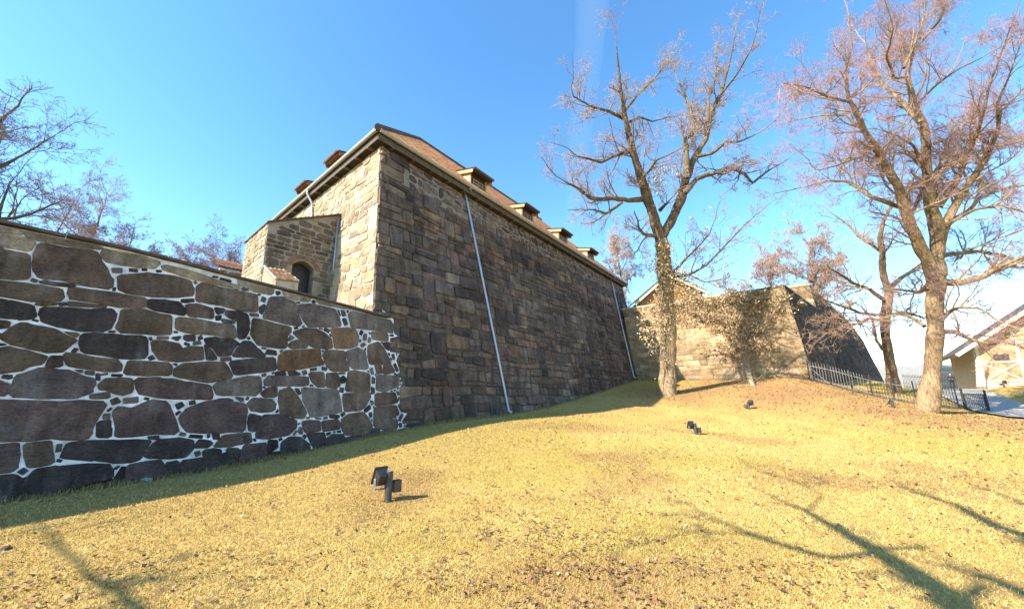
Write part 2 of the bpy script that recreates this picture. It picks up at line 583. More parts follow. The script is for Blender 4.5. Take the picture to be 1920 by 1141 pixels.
def stone_geo(frame, P, proud=0.03, depth=0.05, rough=0.3, inset=0.03):
    """a stone: outline P (s, z) on the wall plane, sides, a worn edge and an uneven face"""
    if poly_area(P) < 0:
        P = P[::-1]
    n = len(P)
    cen = P.mean(0)
    e = P - cen
    r = np.linalg.norm(e, axis=1)[:, None] + 1e-6
    size = r.mean()
    ins = min(inset, 0.3 * size)
    P1 = cen + e * (1 - 0.25 * ins / r); P2 = cen + e * (1 - ins / r)
    P3 = cen + e * 0.5
    d0 = np.full(n, -depth)
    d1 = proud * 0.55 * (1 + rough * rng.uniform(-.5, .5, n))
    d2 = proud * (1 + rough * rng.uniform(-.6, .6, n))
    d3 = proud * (1.08 + rough * rng.uniform(-.5, .7, n))
    Vs = np.vstack([frame.p(P[:, 0], P[:, 1], d0), frame.p(P1[:, 0], P1[:, 1], d1), frame.p(P2[:, 0], P2[:, 1], d2)])
    F = []
    rings = 3
    if n >= 10:
        Vs = np.vstack([Vs, frame.p(P3[:, 0], P3[:, 1], d3)]); rings = 4
    cv = frame.p(cen[0], cen[1], proud * (1.1 + rough * rng.uniform(-.4, .6)))
    Vs = np.vstack([Vs, cv[None]])
    for k in range(rings - 1):
        a = k * n
        F += [(a + i, a + (i + 1) % n, a + n + (i + 1) % n, a + n + i) for i in range(n)]
    a = (rings - 1) * n
    F += [(a + i, a + (i + 1) % n, rings * n) for i in range(n)]
    # make faces look outward
    v = Vs; f = F[-1]
    if np.cross(v[f[1]] - v[f[0]], v[f[2]] - v[f[0]]).dot(frame.N) < 0:
        F = [tuple(reversed(x)) for x in F]
    return Vs, F

def screen_area(Vs):
    u, v, d = project(Vs)
    if u.max() < -40 or u.min() > 1960 or v.max() < -40 or v.min() > 1180:
        return 0.0
    return (u.max() - u.min()) * (v.max() - v.min())

def lay(stones, parent, mat, limit=300, name='stone'):
    """stones: list of (frame, outline, colour, proud, inset). The largest in view become parts, the rest one part"""
    geo = []
    for fr, P, col, proud, ins in stones:
        Vs, F = stone_geo(fr, P, proud, 0.05, 0.75, ins)
        geo.append((screen_area(Vs), Vs, F, col))
    geo.sort(key=lambda g: -g[0])
    for _, Vs, F, col in geo[:limit]:
        put(name, mesh_from(name, Vs, F, np.tile(col, (len(Vs), 1)), False), mat, parent)
    rest = geo[limit:]
    if rest:
        V = []; F = []; cs = []; n = 0
        for _, Vs, Fs, col in rest:
            V.append(Vs); F += [tuple(i + n for i in f) for f in Fs]; cs.append(np.tile(col, (len(Vs), 1))); n += len(Vs)
        put('small_stones', mesh_from('small_stones', np.vstack(V), F, np.vstack(cs), False), mat, parent, 'stuff')

def pick(palette, k=1.0):
    c = np.array(palette[rng.integers(len(palette))]) * rng.uniform(0.75, 1.28) * k
    return np.clip(c, 0.01, 0.9)

def masonry(frame, s0, s1, z0, z1, rowh, wid, gap, palette, seed, rnd=0.18, wav=0.06, proud=0.025, keep=None, slope=0.0, left=None, jit=0.05, tall=0.0):
    """rows of roughly squared stones"""
    R = np.random.default_rng(seed)
    rows = [z0]
    while rows[-1] < z1:
        rows.append(rows[-1] + R.uniform(*rowh))
    out = []
    blocked = {}
    def line(k, s):
        return rows[k] + wav * (2 * fbm(s * 0.45, np.full_like(s, k * 3.7), seed, 3) - 1) * 2 + slope * s
    for k in range(len(rows) - 1):
        h = rows[k + 1] - rows[k]
        s = s0 - R.uniform(0, wid[1])
        while s < s1:
            w = R.uniform(*wid) * (0.7 + 0.6 * h / (0.5 * (rowh[0] + rowh[1])) * 0.5)
            e = s + w
            skip = False
            for (ba, bb) in blocked.get(k, []):
                if ba - 1e-6 <= s < bb - 1e-6:
                    s = bb; skip = True; break
                if s < ba < e:
                    e = ba
            if skip:
                continue
            w = e - s
            if w < 0.07:
                s = e
                continue
            kt = k + 1
            if tall and k + 2 < len(rows) and 0.25 < w < 0.8 and R.random() < tall:
                kt = k + 2
                blocked.setdefault(k + 1, []).append((s, e))
            parts = [(0, 1)]
            if kt == k + 1 and w > 0.30 and h > 0.34 and R.random() < 0.22:
                m_ = R.uniform(0.35, 0.65); parts = [(0, m_), (m_, 1)]
            for lo, hi in parts:
                sx = np.array([s, e, e, s]) + np.array([1, -1, -1, 1]) * gap / 2
                lb, lt = line(k, np.array([s, e])), line(kt, np.array([s, e]))
                zz = np.array([lb[0] + (lt[0] - lb[0]) * lo, lb[1] + (lt[1] - lb[1]) * lo, lb[1] + (lt[1] - lb[1]) * hi, lb[0] + (lt[0] - lb[0]) * hi])
                zz = zz + np.array([1, 1, -1, -1]) * gap / 2
                jj = jit * min(w, h)
                q = np.c_[sx, zz] + R.uniform(-jj, jj, (4, 2))
                P = []
                for i in range(4):
                    a, b = q[i], q[(i + 1) % 4]
                    r_ = rnd * R.uniform(0.5, 1.3)
                    P.append(a + (b - a) * r_ + R.uniform(-jj, jj, 2) * 0.4); P.append(b + (a - b) * r_ * R.uniform(.6, 1.3) + R.uniform(-jj, jj, 2) * 0.4)
                P = np.array(P)
                cen = P.mean(0)
                P[:, 0] = np.maximum(P[:, 0], s0)
                if left is not None:
                    lim = left(P[:, 1]) + 0.005
                    P[:, 0] = np.maximum(P[:, 0], lim)
                if cen[0] > s1 or cen[1] > z1 or abs(poly_area(P)) < 0.006:
                    continue
                P[:, 0] = np.minimum(P[:, 0], s1); P[:, 1] = np.minimum(P[:, 1], z1)
                if keep is not None and not keep(cen[0], cen[1]):
                    continue
                out.append((frame, P, pick(palette(cen[0], cen[1]) if callable(palette) else palette), proud * R.uniform(.5, 1.5), 0.022))
            s = e
    return out

def inside(poly, s, z):
    x, y = poly[:, 0], poly[:, 1]
    xj, yj = np.roll(x, 1), np.roll(y, 1)
    c = ((y > z) != (yj > z)) & (s < (xj - x) * (z - y) / (yj - y + 1e-12) + x)
    return bool(c.sum() % 2)

# ---------------------------------------------------------------- rubble wall with white pointing
TILES = {1: (0, 400, 5.704), 2: (0, 580, 5.704), 3: (0, 760, 5.704), 4: (230, 460, 5.704), 5: (230, 640, 5.704),
         6: (460, 520, 5.704), 7: (460, 680, 5.704), 8: (640, 570, 4.39), 9: (240, 780, 7.133)}
DK, BR, PU, GR, TN, RU = (.078, .063, .060), (.165, .120, .088), (.145, .100, .094), (.18, .150, .132), (.36, .285, .21), (.215, .13, .075)
BIG = [
 (1, TN, '-250,60 0,110 230,165 250,215 0,190 -250,140'), (1, TN, '-250,165 0,215 240,265 350,300 360,330 320,385 0,340 -250,300'),
 (1, TN, '265,180 700,270 1090,360 1060,375 700,345 450,290 280,240'), (4, TN, '-205,35 0,85 200,105 400,182 340,235 0,205 -190,160 -245,100'),
 (1, BR, '-300,330 0,385 290,435 295,680 150,690 0,665 -300,640'),
 (1, BR, '420,320 500,315 740,360 1020,400 1080,490 1120,570 1150,650 1185,690 1180,790 1000,770 800,740 640,710 430,680 390,620 370,540 380,450 400,390'),
 (1, BR, '-300,700 0,740 340,760 480,770 650,810 665,880 640,930 330,925 0,880 -300,850'), (1, DK, '410,735 500,725 800,765 780,780 560,770'),
 (1, BR, '750,795 1000,825 1300,870 1560,910 1550,990 1500,1005 1250,990 1050,955 760,910 740,850'),
 (1, BR, '400,945 610,945 600,975 500,985 390,975'), (1, DK, '620,955 720,950 715,980 650,985'), (1, BR, '745,945 1050,965 1135,985 1120,1000 740,980'),
 (1, DK, '-300,900 0,910 100,930 330,985 355,1060 340,1110 200,1115 0,1090 -300,1060'),
 (2, DK, '460,-15 600,-22 1000,-8 1200,2 1250,50 1240,100 1190,180 1080,225 850,220 640,170 470,115 450,60'),
 (4, BR, '-40,320 300,300 560,335 720,380 750,450 750,520 600,545 330,540 180,520 50,505 -35,460'),
 (4, BR, '850,400 1000,430 1150,470 1300,505 1430,530 1440,700 1300,690 1050,620 900,600 790,575 800,500 800,440'),
 (4, DK, '280,575 470,590 600,615 650,660 660,735 500,715 340,690 285,660'), (4, BR, '695,635 800,635 960,680 975,770 800,750 720,740 690,700'),
 (4, BR, '-5,680 240,685 400,725 515,750 515,940 350,940 0,925 -60,880 -40,800'),
 (4, BR, '590,775 800,790 1000,830 1180,850 1205,900 1205,985 1000,955 800,935 660,910 570,880'),
 (4, DK, '985,665 1090,675 1070,720 1010,725'), (4, DK, '995,750 1050,745 1040,795 995,790'), (4, DK, '1065,785 1200,810 1190,830 1065,815'),
 (4, DK, '1105,700 1200,710 1335,740 1355,840 1350,910 1300,980 1240,985 1240,880 1235,800 1150,760 1105,735'),
 (4, DK, '660,960 770,960 770,1000 700,1015 665,1000'), (4, DK, '810,970 845,955 850,1000 820,1010'),
 (4, DK, '880,985 1000,975 1180,1000 1245,1045 1195,1100 1150,1165 1030,1170 960,1100 890,1020'), (5, DK, '885,20 950,90 1005,180 950,195 890,190 885,100'),
 (5, DK, '1240,40 1300,5 1370,5 1450,85 1520,150 1510,165 1300,155 1170,145 1200,90'),
 (2, BR, '10,290 100,215 200,160 290,165 420,190 600,230 720,280 810,320 740,370 650,440 480,440 300,400 100,355'), (2, BR, '690,235 800,245 845,265 820,285 740,265'),
 (2, BR, '-300,420 0,400 110,395 250,430 495,500 460,560 300,590 220,630 0,660 -300,680'), (2, PU, '-300,130 0,125 85,130 90,180 0,185 -300,200'),
 (2, DK, '-200,355 0,358 60,367 40,380 -200,390'), (2, PU, '500,610 510,540 560,500 660,500 660,600'),
 (2, BR, '690,480 860,480 1050,505 1250,525 1290,590 1280,650 1100,650 850,625 740,590'),
 (2, DK, '870,260 980,250 1150,275 1300,275 1540,290 1560,340 1565,500 1430,520 1250,510 1100,490 920,470 880,430 870,350'),
 (2, GR, '100,910 140,790 180,720 290,690 440,640 600,630 740,650 880,700 1000,740 1015,780 975,830 970,880 850,910 700,930 400,930'),
 (2, PU, '-300,770 0,775 85,810 70,880 40,900 -300,890'), (2, BR, '1070,790 1120,745 1250,735 1410,755 1400,870 1330,895 1250,890 1150,850 1080,830'),
 (2, GR, '800,640 890,640 885,675 830,660'), (2, GR, '910,650 1000,650 1000,700 915,685'), (2, DK, '1030,680 1070,680 1070,750 1035,750'), (2, GR, '970,910 1160,880 1165,935 980,945'),
 (5, BR, '60,200 300,220 480,225 520,260 510,350 300,350 30,330'), (5, BR, '320,-5 480,0 600,30 640,80 690,95 710,55 865,65 870,190 600,205 400,185 350,100'),
 (5, BR, '550,290 650,230 890,215 1080,225 1130,290 1170,360 1150,400 900,420 780,410 640,380 550,360'),
 (5, PU, '155,400 300,385 400,390 560,395 700,435 930,480 955,560 945,610 700,600 400,590 200,550 160,480'),
 (5, DK, '1150,215 1300,195 1630,175 1635,290 1500,310 1200,340 1175,290'),
 (5, GR, '975,470 1010,440 1200,405 1330,385 1470,378 1478,515 1420,568 1300,560 1100,555 1010,545'),
 (5, PU, '-100,740 -40,700 90,725 190,680 300,625 440,640 490,680 530,770 570,870 590,965 400,975 100,1005 -70,1015 -80,900'),
 (5, PU, '610,800 700,710 870,650 1000,620 1160,615 1180,650 1310,665 1330,720 1310,840 1310,950 1100,960 820,965 700,950 640,870'),
 (7, GR, '20,430 80,385 180,390 280,390 312,430 300,500 150,505 60,490'), (7, DK, '30,580 60,550 170,570 130,650 90,725 40,710 25,650'),
 (3, PU, '-400,-60 0,-45 300,-50 600,-30 850,-45 1140,-30 1080,60 1020,170 960,280 925,350 600,345 250,370 0,365 -400,350'),
 (3, DK, '1050,170 1185,155 1190,230 1170,330 1050,335'), (3, GR, '1110,85 1170,85 1180,130 1100,130'),
 (3, PU, '-400,400 0,410 180,390 185,500 170,640 100,710 0,720 -400,690'), (3, BR, '280,400 400,370 545,370 550,500 555,610 450,640 320,645 290,550'),
 (3, DK, '740,400 900,380 1230,372 1450,360 1610,370 1560,460 1500,560 1420,590 1200,600 1000,580 680,545 700,460'),
 (3, DK, '380,690 600,650 960,615 1170,610 1200,680 1190,760 1000,800 700,900 320,990 260,800'), (3, DK, '-400,760 0,740 150,740 230,790 300,860 280,990 0,1060 -400,1100'),
 (9, DK, '220,510 350,350 430,320 700,300 860,330 850,440 760,520 600,550 280,540'), (9, DK, '885,380 960,310 1100,340 1120,370 1080,400 900,405'),
 (9, BR, '1280,260 1620,220 1650,340 1400,390 1150,400 1180,370'), (9, DK, '1020,450 1150,430 1240,450 1230,490 1020,530'), (9, DK, '1120,215 1220,225 1225,310 1150,300'),
 (9, DK, '1050,240 1090,230 1095,275 1065,285'), (9, DK, '280,255 400,250 405,300 280,300'), (9, PU, '0,650 250,610 450,590 540,730 480,800 0,900'),
 (9, DK, '500,620 660,600 680,700 560,740'), (9, DK, '710,600 1000,560 1300,500 1310,640 1000,740 700,760'), (9, PU, '1500,450 1740,390 1740,560 1480,600'), (9, DK, '1330,430 1480,440 1470,600 1340,620 1320,520'),
 (6, GR, '200,390 270,215 400,210 530,270 560,370 595,480 580,510 440,490 300,450 190,420'), (6, DK, '155,310 210,285 210,330 180,395 155,370'),
 (6, GR, '550,300 700,290 850,320 960,345 1000,430 1020,510 900,520 680,525 640,470 590,390'), (8, GR, '60,90 85,60 250,95 400,130 425,170 420,235 280,215 85,190'),
 (6, BR, '60,600 80,440 180,455 300,490 480,530 480,570 450,620 430,740 350,745 130,710'), (6, BR, '510,580 640,545 750,545 850,600 920,660 930,740 850,755 720,740 580,650'),
 (6, BR, '460,720 500,680 560,675 670,730 650,760 500,755'), (6, GR, '470,640 480,610 525,640 460,680'), (6, RU, '920,545 1100,540 1180,560 1205,640 1190,720 1100,750 960,750 945,650'),
 (6, RU, '345,970 360,840 430,790 600,765 790,755 800,860 850,920 700,950 570,970 450,985'), (6, BR, '830,820 870,775 1060,790 1075,880 1105,950 1100,990 930,990 870,930'),
 (6, GR, '1080,790 1200,755 1280,790 1290,870 1310,970 1150,970 1090,900'), (8, BR, '220,340 300,310 350,360 415,490 235,490 220,420'), (8, BR, '245,225 385,245 380,300 260,285'),
 (8, DK, '340,320 395,315 390,380 365,360'), (8, BR, '275,495 325,490 345,560 295,565'), (8, BR, '345,495 410,495 440,555 350,570'), (8, GR, '290,580 430,590 475,605 465,670 350,720 290,700'),
 (8, BR, '280,735 440,725 465,800 420,820 280,830'), (8, BR, '275,850 450,830 470,900 390,915 400,940 455,950 460,1000 430,1050 270,1000'),
 (7, GR, '210,180 250,140 670,150 675,220 620,235 215,235'), (7, DK, '320,100 420,85 430,120 325,125'), (7, DK, '460,90 520,80 590,120 470,125'),
 (7, BR, '680,100 840,105 855,170 850,260 790,260 720,200'), (7, BR, '865,110 980,105 1010,170 1010,240 960,275 865,255'), (7, BR, '1105,90 1160,80 1330,120 1330,230 1320,300 1200,310 1075,290 1085,180'),
 (7, GR, '610,260 850,280 990,290 1020,400 1030,520 900,545 700,570 660,480 620,380'), (7, BR, '365,300 470,250 510,300 600,420 650,520 620,580 500,575 390,545 370,420'),
 (7, PU, '165,320 240,265 330,255 335,350 200,355'), (7, BR, '1050,330 1330,315 1340,360 1270,470 1230,500 1060,515 1035,400'),
 (7, BR, '1030,610 1100,555 1260,530 1300,570 1350,670 1300,750 1150,775 1060,755 1035,700'), (7, PU, '120,770 190,560 350,560 540,610 540,680 450,760 250,800 130,790'),
 (7, PU, '605,630 700,620 790,620 800,725 640,735'), (7, PU, '820,620 990,600 1020,640 1015,700 830,725'), (7, DK, '1020,160 1050,140 1075,170 1060,205 1025,215'),
 (7, DK, '1270,500 1330,450 1340,485 1285,520'), (7, DK, '390,850 480,790 600,800 690,870 690,920 380,980'), (7, DK, '650,745 850,740 860,850 740,905 700,860'),
 (7, DK, '870,800 930,770 1040,765 1060,800 1040,870 870,900'), (7, PU, '-20,880 230,860 240,960 170,1010 -20,1040'), (7, DK, '245,820 335,830 330,900 250,960'),
 (7, DK, '900,550 1000,560 990,585 905,580'), (7, PU, '575,680 610,690 610,750 570,740'), (7, DK, '-60,760 40,760 60,850 -40,860'), (7, DK, '1080,795 1330,775 1360,705 1426,695 1420,790 1060,880'),
 (1, TN, '1430,440 1440,560 1500,570 1500,470'),
 (4, TN, '430,215 700,270 1100,400 1240,440 1230,470 1090,430 800,360 600,300 440,250'), (4, TN, '1240,360 1426,400 1426,450 1250,420'),
 (6, TN, '20,90 0,30 300,110 290,170 100,140'), (6, TN, '410,120 680,170 700,200 680,250 540,230 410,190'), (6, TN, '760,200 1000,240 1210,310 1200,345 1000,310 780,265'), (6, TN, '1230,310 1426,350 1426,395 1230,345'),
]
def tile_px(t, txt):
    ox, oy, k = TILES[t]
    P = np.array([[float(a) for a in p.split(',')] for p in txt.split()])
    return P / k + np.array([ox, oy])
def front_sz(px, d=0.0):
    return np.array([FRONT.hit(u, v, d) for u, v in px])

BEDD = 0.05                                    # mortar face stands this far proud of the fortress wall plane
RUB = Frame(FRONT.p(0, 1.0, BEDD), D, Z - BAT * Nf)
big = []
for t, col, txt in BIG:
    big.append((front_sz(tile_px(t, txt), BEDD), col))
# wall top (sloping) and ragged right-hand edge of the pointing
tl = front_sz([(0, 421), (60, 433), (237, 469), (350, 497), (460, 526), (600, 562), (728, 597)], BEDD)
slope_top = (tl[-1, 1] - tl[0, 1]) / (tl[-1, 0] - tl[0, 0])
S_LEFT = -19.0
def rub_top(s):
    s = np.asarray(s, float)
    return np.where(s < tl[0, 0], tl[0, 1] + slope_top * (s - tl[0, 0]), np.interp(s, tl[:, 0], tl[:, 1]))
edge_px = tile_px(8, '330,35 430,122 430,190 433,238 466,262 402,274 398,390 478,402 452,460 482,556 432,588 492,606 470,640 505,640 476,690 482,808 462,832 490,885 542,895 498,960 505,985 555,980 548,1075 536,1010 490,1020 440,1060 430,1050')
edge = front_sz(edge_px, BEDD)
foot = front_sz([(735, 800), (700, 812), (660, 818), (610, 826), (575, 846), (540, 842), (505, 846), (470, 838), (440, 842), (400, 852), (372, 862), (345, 868), (318, 880), (300, 872), (262, 874), (228, 872), (212, 896), (190, 872), (130, 872), (70, 880), (48, 892), (30, 900), (20, 886), (-60, 900)], BEDD)
bed_poly = np.vstack([[[S_LEFT, rub_top(S_LEFT)]], tl, edge, foot, [[S_LEFT, 0.25]]])

mat_noise('foot_mortar', (.030, .027, .026), (.075, .066, .058), 4, .95, .1, .6)
wall = thing('rubble_wall', 'low rubble wall of huge dark stones set in bright white pointing', 'wall', FRONT.p(-7, 0))
core = MB().prism([RUB.p(s, z) for s, z in bed_poly], -RUB.N * 0.049).put('mortar_bed', 'white_mortar', wall)
MB().hexa([RUB.p(S_LEFT, -1.2, -0.052), FRONT.p(-0.6, -1.2, -0.003), FRONT.p(-0.6, -1.2, -1.0), RUB.p(S_LEFT, -1.2, -1.1)],
          [RUB.p(S_LEFT, rub_top(S_LEFT) - .02, -0.052), FRONT.p(-0.6, rub_top(-0.6) - .02, -0.003), FRONT.p(-0.6, rub_top(-0.6) - .02, -0.9), RUB.p(S_LEFT, rub_top(S_LEFT) - .02, -1.0)]).put('wall_core', 'foot_mortar', wall)
stones = []
shapes = [chaikin(P, 1, 0.06) if len(P) < 13 else chaikin(P, 1, 0.15) for P, _ in big]
def other_hit(k, pts):
    """is a point inside any other stone"""
    hit = np.zeros(len(pts), bool)
    lo, hi = pts.min(0), pts.max(0)
    for j, q in enumerate(shapes):
        if j == k or q[:, 0].max() < lo[0] or q[:, 0].min() > hi[0] or q[:, 1].max() < lo[1] or q[:, 1].min() > hi[1]:
            continue
        x, y = q[:, 0], q[:, 1]
        cnt = np.zeros(len(pts), int)
        for i in range(len(x)):
            cnt += ((y[i] > pts[:, 1]) != (y[i - 1] > pts[:, 1])) & (pts[:, 0] < (x[i - 1] - x[i]) * (pts[:, 1] - y[i]) / (y[i - 1] - y[i] + 1e-12) + x[i])
        hit |= (cnt % 2).astype(bool)
    return hit
grown = []
STEP = np.arange(0.004, 0.15, 0.004)
for k, Q in enumerate(shapes):
    if poly_area(Q) < 0:
        Q = Q[::-1]
    tg = np.roll(Q, -1, 0) - np.roll(Q, 1, 0)
    nr = np.c_[tg[:, 1], -tg[:, 0]]; nr /= np.linalg.norm(nr, axis=1)[:, None] + 1e-9
    size = math.sqrt(abs(poly_area(Q)))
    allp = (Q[:, None] + nr[:, None] * STEP[None, :, None]).reshape(-1, 2)
    h = other_hit(k, allp).reshape(len(Q), len(STEP))
    gap = np.where(h.any(1), STEP[h.argmax(1)], .2)
    joint = rng.uniform(.009, .030, len(Q))
    g = np.where(gap < .135, np.clip((gap - joint) / 2, -.004, .062), .034)
    g = np.minimum(g, .22 * size)
    g = (np.roll(g, 1) + 2 * g + np.roll(g, -1)) / 4
    grown.append(Q + nr * g[:, None] + rng.uniform(-.009, .009, Q.shape))
for (P, col), Q in zip(big, grown):
    c_ = np.clip(np.array(col) * rng.uniform(0.95, 1.35) * np.array([1, rng.uniform(.96, 1.03), rng.uniform(.93, 1.05)]), 0.01, .9)
    Q[:, 1] = np.minimum(Q[:, 1], rub_top(Q[:, 0]) - .012)
    stones.append((RUB, Q, c_, rng.uniform(.014, .034), 0.022))
# the wall goes on beyond the left edge of the picture
left_lim = front_sz([(-48, 700)], BEDD)[0, 0]
ext = masonry(RUB, S_LEFT, left_lim - 0.06, -0.5, 4.6, (.32, .62), (.6, 1.7), 0.10, [DK, BR, PU, GR], 91, rnd=.2, wav=.08, proud=.03,
              keep=lambda s, z: z < rub_top(s) - 0.25, jit=.1)
ext = [(f, np.c_[P[:, 0], np.minimum(P[:, 1], rub_top(P[:, 0]) - 0.06)], c_, p_, 0.04) for f, P, c_, p_, _ in ext]
# small chips pinned into the wide joints
RES = 0.0125
s_lo, s_hi, z_lo, z_hi = left_lim - 0.1, edge[:, 0].max() + .02, -0.2, 4.6
gs = np.arange(s_lo, s_hi, RES); gz = np.arange(z_lo, z_hi, RES)
SS, ZZ = np.meshgrid(gs, gz)
def raster(poly):
    x0, x1 = poly[:, 0].min(), poly[:, 0].max(); y0, y1 = poly[:, 1].min(), poly[:, 1].max()
    ia, ib = np.searchsorted(gs, [x0, x1]); ja, jb = np.searchsorted(gz, [y0, y1])
    s, z = SS[ja:jb, ia:ib], ZZ[ja:jb, ia:ib]
    x, y = poly[:, 0], poly[:, 1]
    c = np.zeros(s.shape, int)
    for k in range(len(x)):
        j = k - 1
        c += ((y[k] > z) != (y[j] > z)) & (s < (x[j] - x[k]) * (z - y[k]) / (y[j] - y[k] + 1e-12) + x[k])
    return slice(ja, jb), slice(ia, ib), (c % 2).astype(bool)
occ = np.ones(SS.shape, bool)
a_, b_, m_ = raster(bed_poly); occ[a_, b_] = ~m_
for _, Q, *_r in stones:
    a_, b_, m_ = raster(Q)
    if m_.size: occ[a_, b_] |= m_
free = ~occ
dist = np.zeros(SS.shape); cur = free.copy()
for k in range(16):
    dist[cur] += RES
    n_ = cur.copy()
    n_[1:] &= cur[:-1]; n_[:-1] &= cur[1:]
    if k % 2:
        n_[:, 1:] &= cur[:, :-1]; n_[:, :-1] &= cur[:, 1:]
    else:
        n_[:, 1:] &= cur[:, :-1]; n_[:, :-1] &= cur[:, 1:]
        n_[1:, 1:] &= cur[:-1, :-1]; n_[:-1, :-1] &= cur[1:, 1:]; n_[1:, :-1] &= cur[:-1, 1:]; n_[:-1, 1:] &= cur[1:, :-1]
    cur = n_
cand = np.argwhere((dist > 0.025) & (ZZ < rub_top(SS) - 0.09) & (ZZ > 0.25))
cand = cand[np.argsort(-dist[cand[:, 0], cand[:, 1]] + rng.uniform(0, .012, len(cand)))]
used = np.zeros(SS.shape, bool)
chips = []
for j, i in cand:
    if used[j, i] or len(chips) > 620:
        continue
    dd = dist[j, i]
    w_ = 12
    ja, jb, ia, ib = max(j - w_, 0), j + w_ + 1, max(i - w_, 0), i + w_ + 1
    loc = free[ja:jb, ia:ib] & (dist[ja:jb, ia:ib] > 0.6 * dd) & ~used[ja:jb, ia:ib]
    q = np.argwhere(loc)
    if len(q) < 8:
        continue
    q = (q - np.array([j - ja, i - ia])) * RES
    cov = np.cov(q.T)
    ev, evec = np.linalg.eigh(cov)
    ax = evec[:, 1][::-1]; ax = ax / np.linalg.norm(ax)
    hw = min(dd - 0.005, 0.07) * rng.uniform(.85, 1.1)
    hl = min(max(1.9 * math.sqrt(ev[1]), hw), hw * rng.uniform(1.3, 3.8), 0.16)
    if hw < 0.015:
        continue
    nv_ = int(rng.integers(4, 6))
    ang = np.sort(np.arange(nv_) * 2 * math.pi / nv_ + math.pi / 4 + rng.uniform(-.35, .35, nv_))
    ex = np.sign(np.cos(ang)) * np.abs(np.cos(ang)) ** .45; ey = np.sign(np.sin(ang)) * np.abs(np.sin(ang)) ** .45
    py = np.array([-ax[1], ax[0]])
    P = np.array([gs[i], gz[j]]) + np.outer(ex * hl, ax) + np.outer(ey * hw, py)
    dS = SS[ja:jb, ia:ib] - gs[i]; dZ = ZZ[ja:jb, ia:ib] - gz[j]
    A = (dS * ax[0] + dZ * ax[1]) / (hl + 0.016); B = (dS * py[0] + dZ * py[1]) / (hw + 0.016)
    core_ = ((dS * ax[0] + dZ * ax[1]) / (hl + .006)) ** 2 + ((dS * py[0] + dZ * py[1]) / (hw + .006)) ** 2 < 1
    if ((occ[ja:jb, ia:ib] | used[ja:jb, ia:ib]) & core_).sum() > 3:
        continue
    used[ja:jb, ia:ib] |= (A ** 2 + B ** 2 < 1)
    chips.append((RUB, chaikin(P, 1, .1), pick([DK, DK, BR, PU, GR]), rng.uniform(.008, .02), 0.012))
lay(stones, core, 'rubble_stone', 300)
lay(ext, core, 'rubble_stone', 0)
lay(chips, core, 'rubble_stone', 300, 'chip_stone')
# thin slate coping, lapped slabs
s = S_LEFT
s_end = tl[-1, 0] + 0.05
while s < s_end:
    e = min(s + rng.uniform(0.7, 1.5), s_end)
    za, zb = float(rub_top(s)) + .004, float(rub_top(e)) + .004
    j1, j2 = rng.uniform(-.01, .012, 2)
    th = rng.uniform(.035, .06); ov = rng.uniform(.06, .11)
    lo = [RUB.p(s + .006, za + j1, ov), RUB.p(e - .006, zb + j2, ov), RUB.p(e - .006, zb + .10, -1.0), RUB.p(s + .006, za + .10, -1.0)]
    MB().hexa(lo, [p + Z * th for p in lo]).put('coping_slab', 'slate', wall)
    s = e
# ---------------------------------------------------------------- the fortress range
fort = thing('fortress_building', 'long fortress building with dark battered stone front and red tiled hipped roof', 'building', FRONT.p(12, 0.5, -5))
ZB = -0.6
cA, cB = corner_point(EAVE), FRONT.p(LEN, EAVE)
cC, cD = cB + WID * L, cA + WID * L
bA, bB = corner_point(ZB), FRONT.p(LEN + 0.5, ZB)
bC, bD = cC + Nl * -0.5 - Z * (EAVE - ZB), cD - Z * (EAVE - ZB) + Nl * 0.6
walls = MB().hexa([bA, bB, bC, bD], [cA, cB, cC, cD]).put('wall', 'brown_mortar', fort)
# paler mortar skins: a strip of pointing under the eaves, and the sunny end wall
def corner_r(z):
    return np.array([(corner_point(float(q)) - END.p(0, float(q))).dot(L) for q in np.atleast_1d(z)])
mat_noise('pale_pointing', (.15, .12, .096), (.30, .25, .20), 4, .95, .1, .4)
ss_ = np.linspace(.9, LEN - .3, 60)
lowr = [(s_, EAVE - 1.15 - .5 * fbm(np.array(s_ * .9), np.array(2.0), 8) + .025 * s_) for s_ in ss_]
MB().prism([FRONT.p(s_, z_, .0) for s_, z_ in lowr] + [FRONT.p(LEN - .3, EAVE - .01), FRONT.p(.1, EAVE - .01)], FRONT.N * .006).put('pointing', 'pale_pointing', walls)
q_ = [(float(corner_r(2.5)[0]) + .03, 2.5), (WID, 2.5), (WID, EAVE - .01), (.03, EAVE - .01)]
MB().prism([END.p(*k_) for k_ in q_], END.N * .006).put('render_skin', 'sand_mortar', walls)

PD = [(.135, .108, .095), (.115, .094, .086), (.155, .120, .095), (.085, .070, .068), (.150, .105, .092), (.175, .145, .12), (.14, .116, .102)]
PS = [(.205, .155, .118), (.175, .138, .108), (.23, .175, .13), (.155, .12, .10)]
PR = [(.185, .125, .098), (.16, .115, .095), (.135, .102, .09), (.20, .145, .105), (.095, .075, .072)]
PD = [tuple(1.22 * v for v in c) for c in PD]; PS = [tuple(1.15 * v for v in c) for c in PS]; PR = [tuple(1.2 * v for v in c) for c in PR]
def pal_front(s, z):
    if s < 0.9 + 0.5 * math.sin(z * 9):
        return PS
    if z > EAVE - 3.0 - 0.6 * math.sin(s * 1.3):
        return PR if rng.random() < .8 else PD
    if z < 4.5 and rng.random() < 0.35:
        return PR
    return PD
edge_fill = np.vstack([bed_poly[:-2], [[edge[-1, 0] - 0.2, -0.6], [S_LEFT, -1.2]]])
def keep_front(s, z):
    if s > 1.3 and z > EAVE - 1.25 - 0.03 * s + .012 * s:
        return False
    return not inside(edge_fill, s, z)
def left_front(zz):
    lim = corner_s(zz)
    return np.where(zz < 3.9, -1.2, lim)
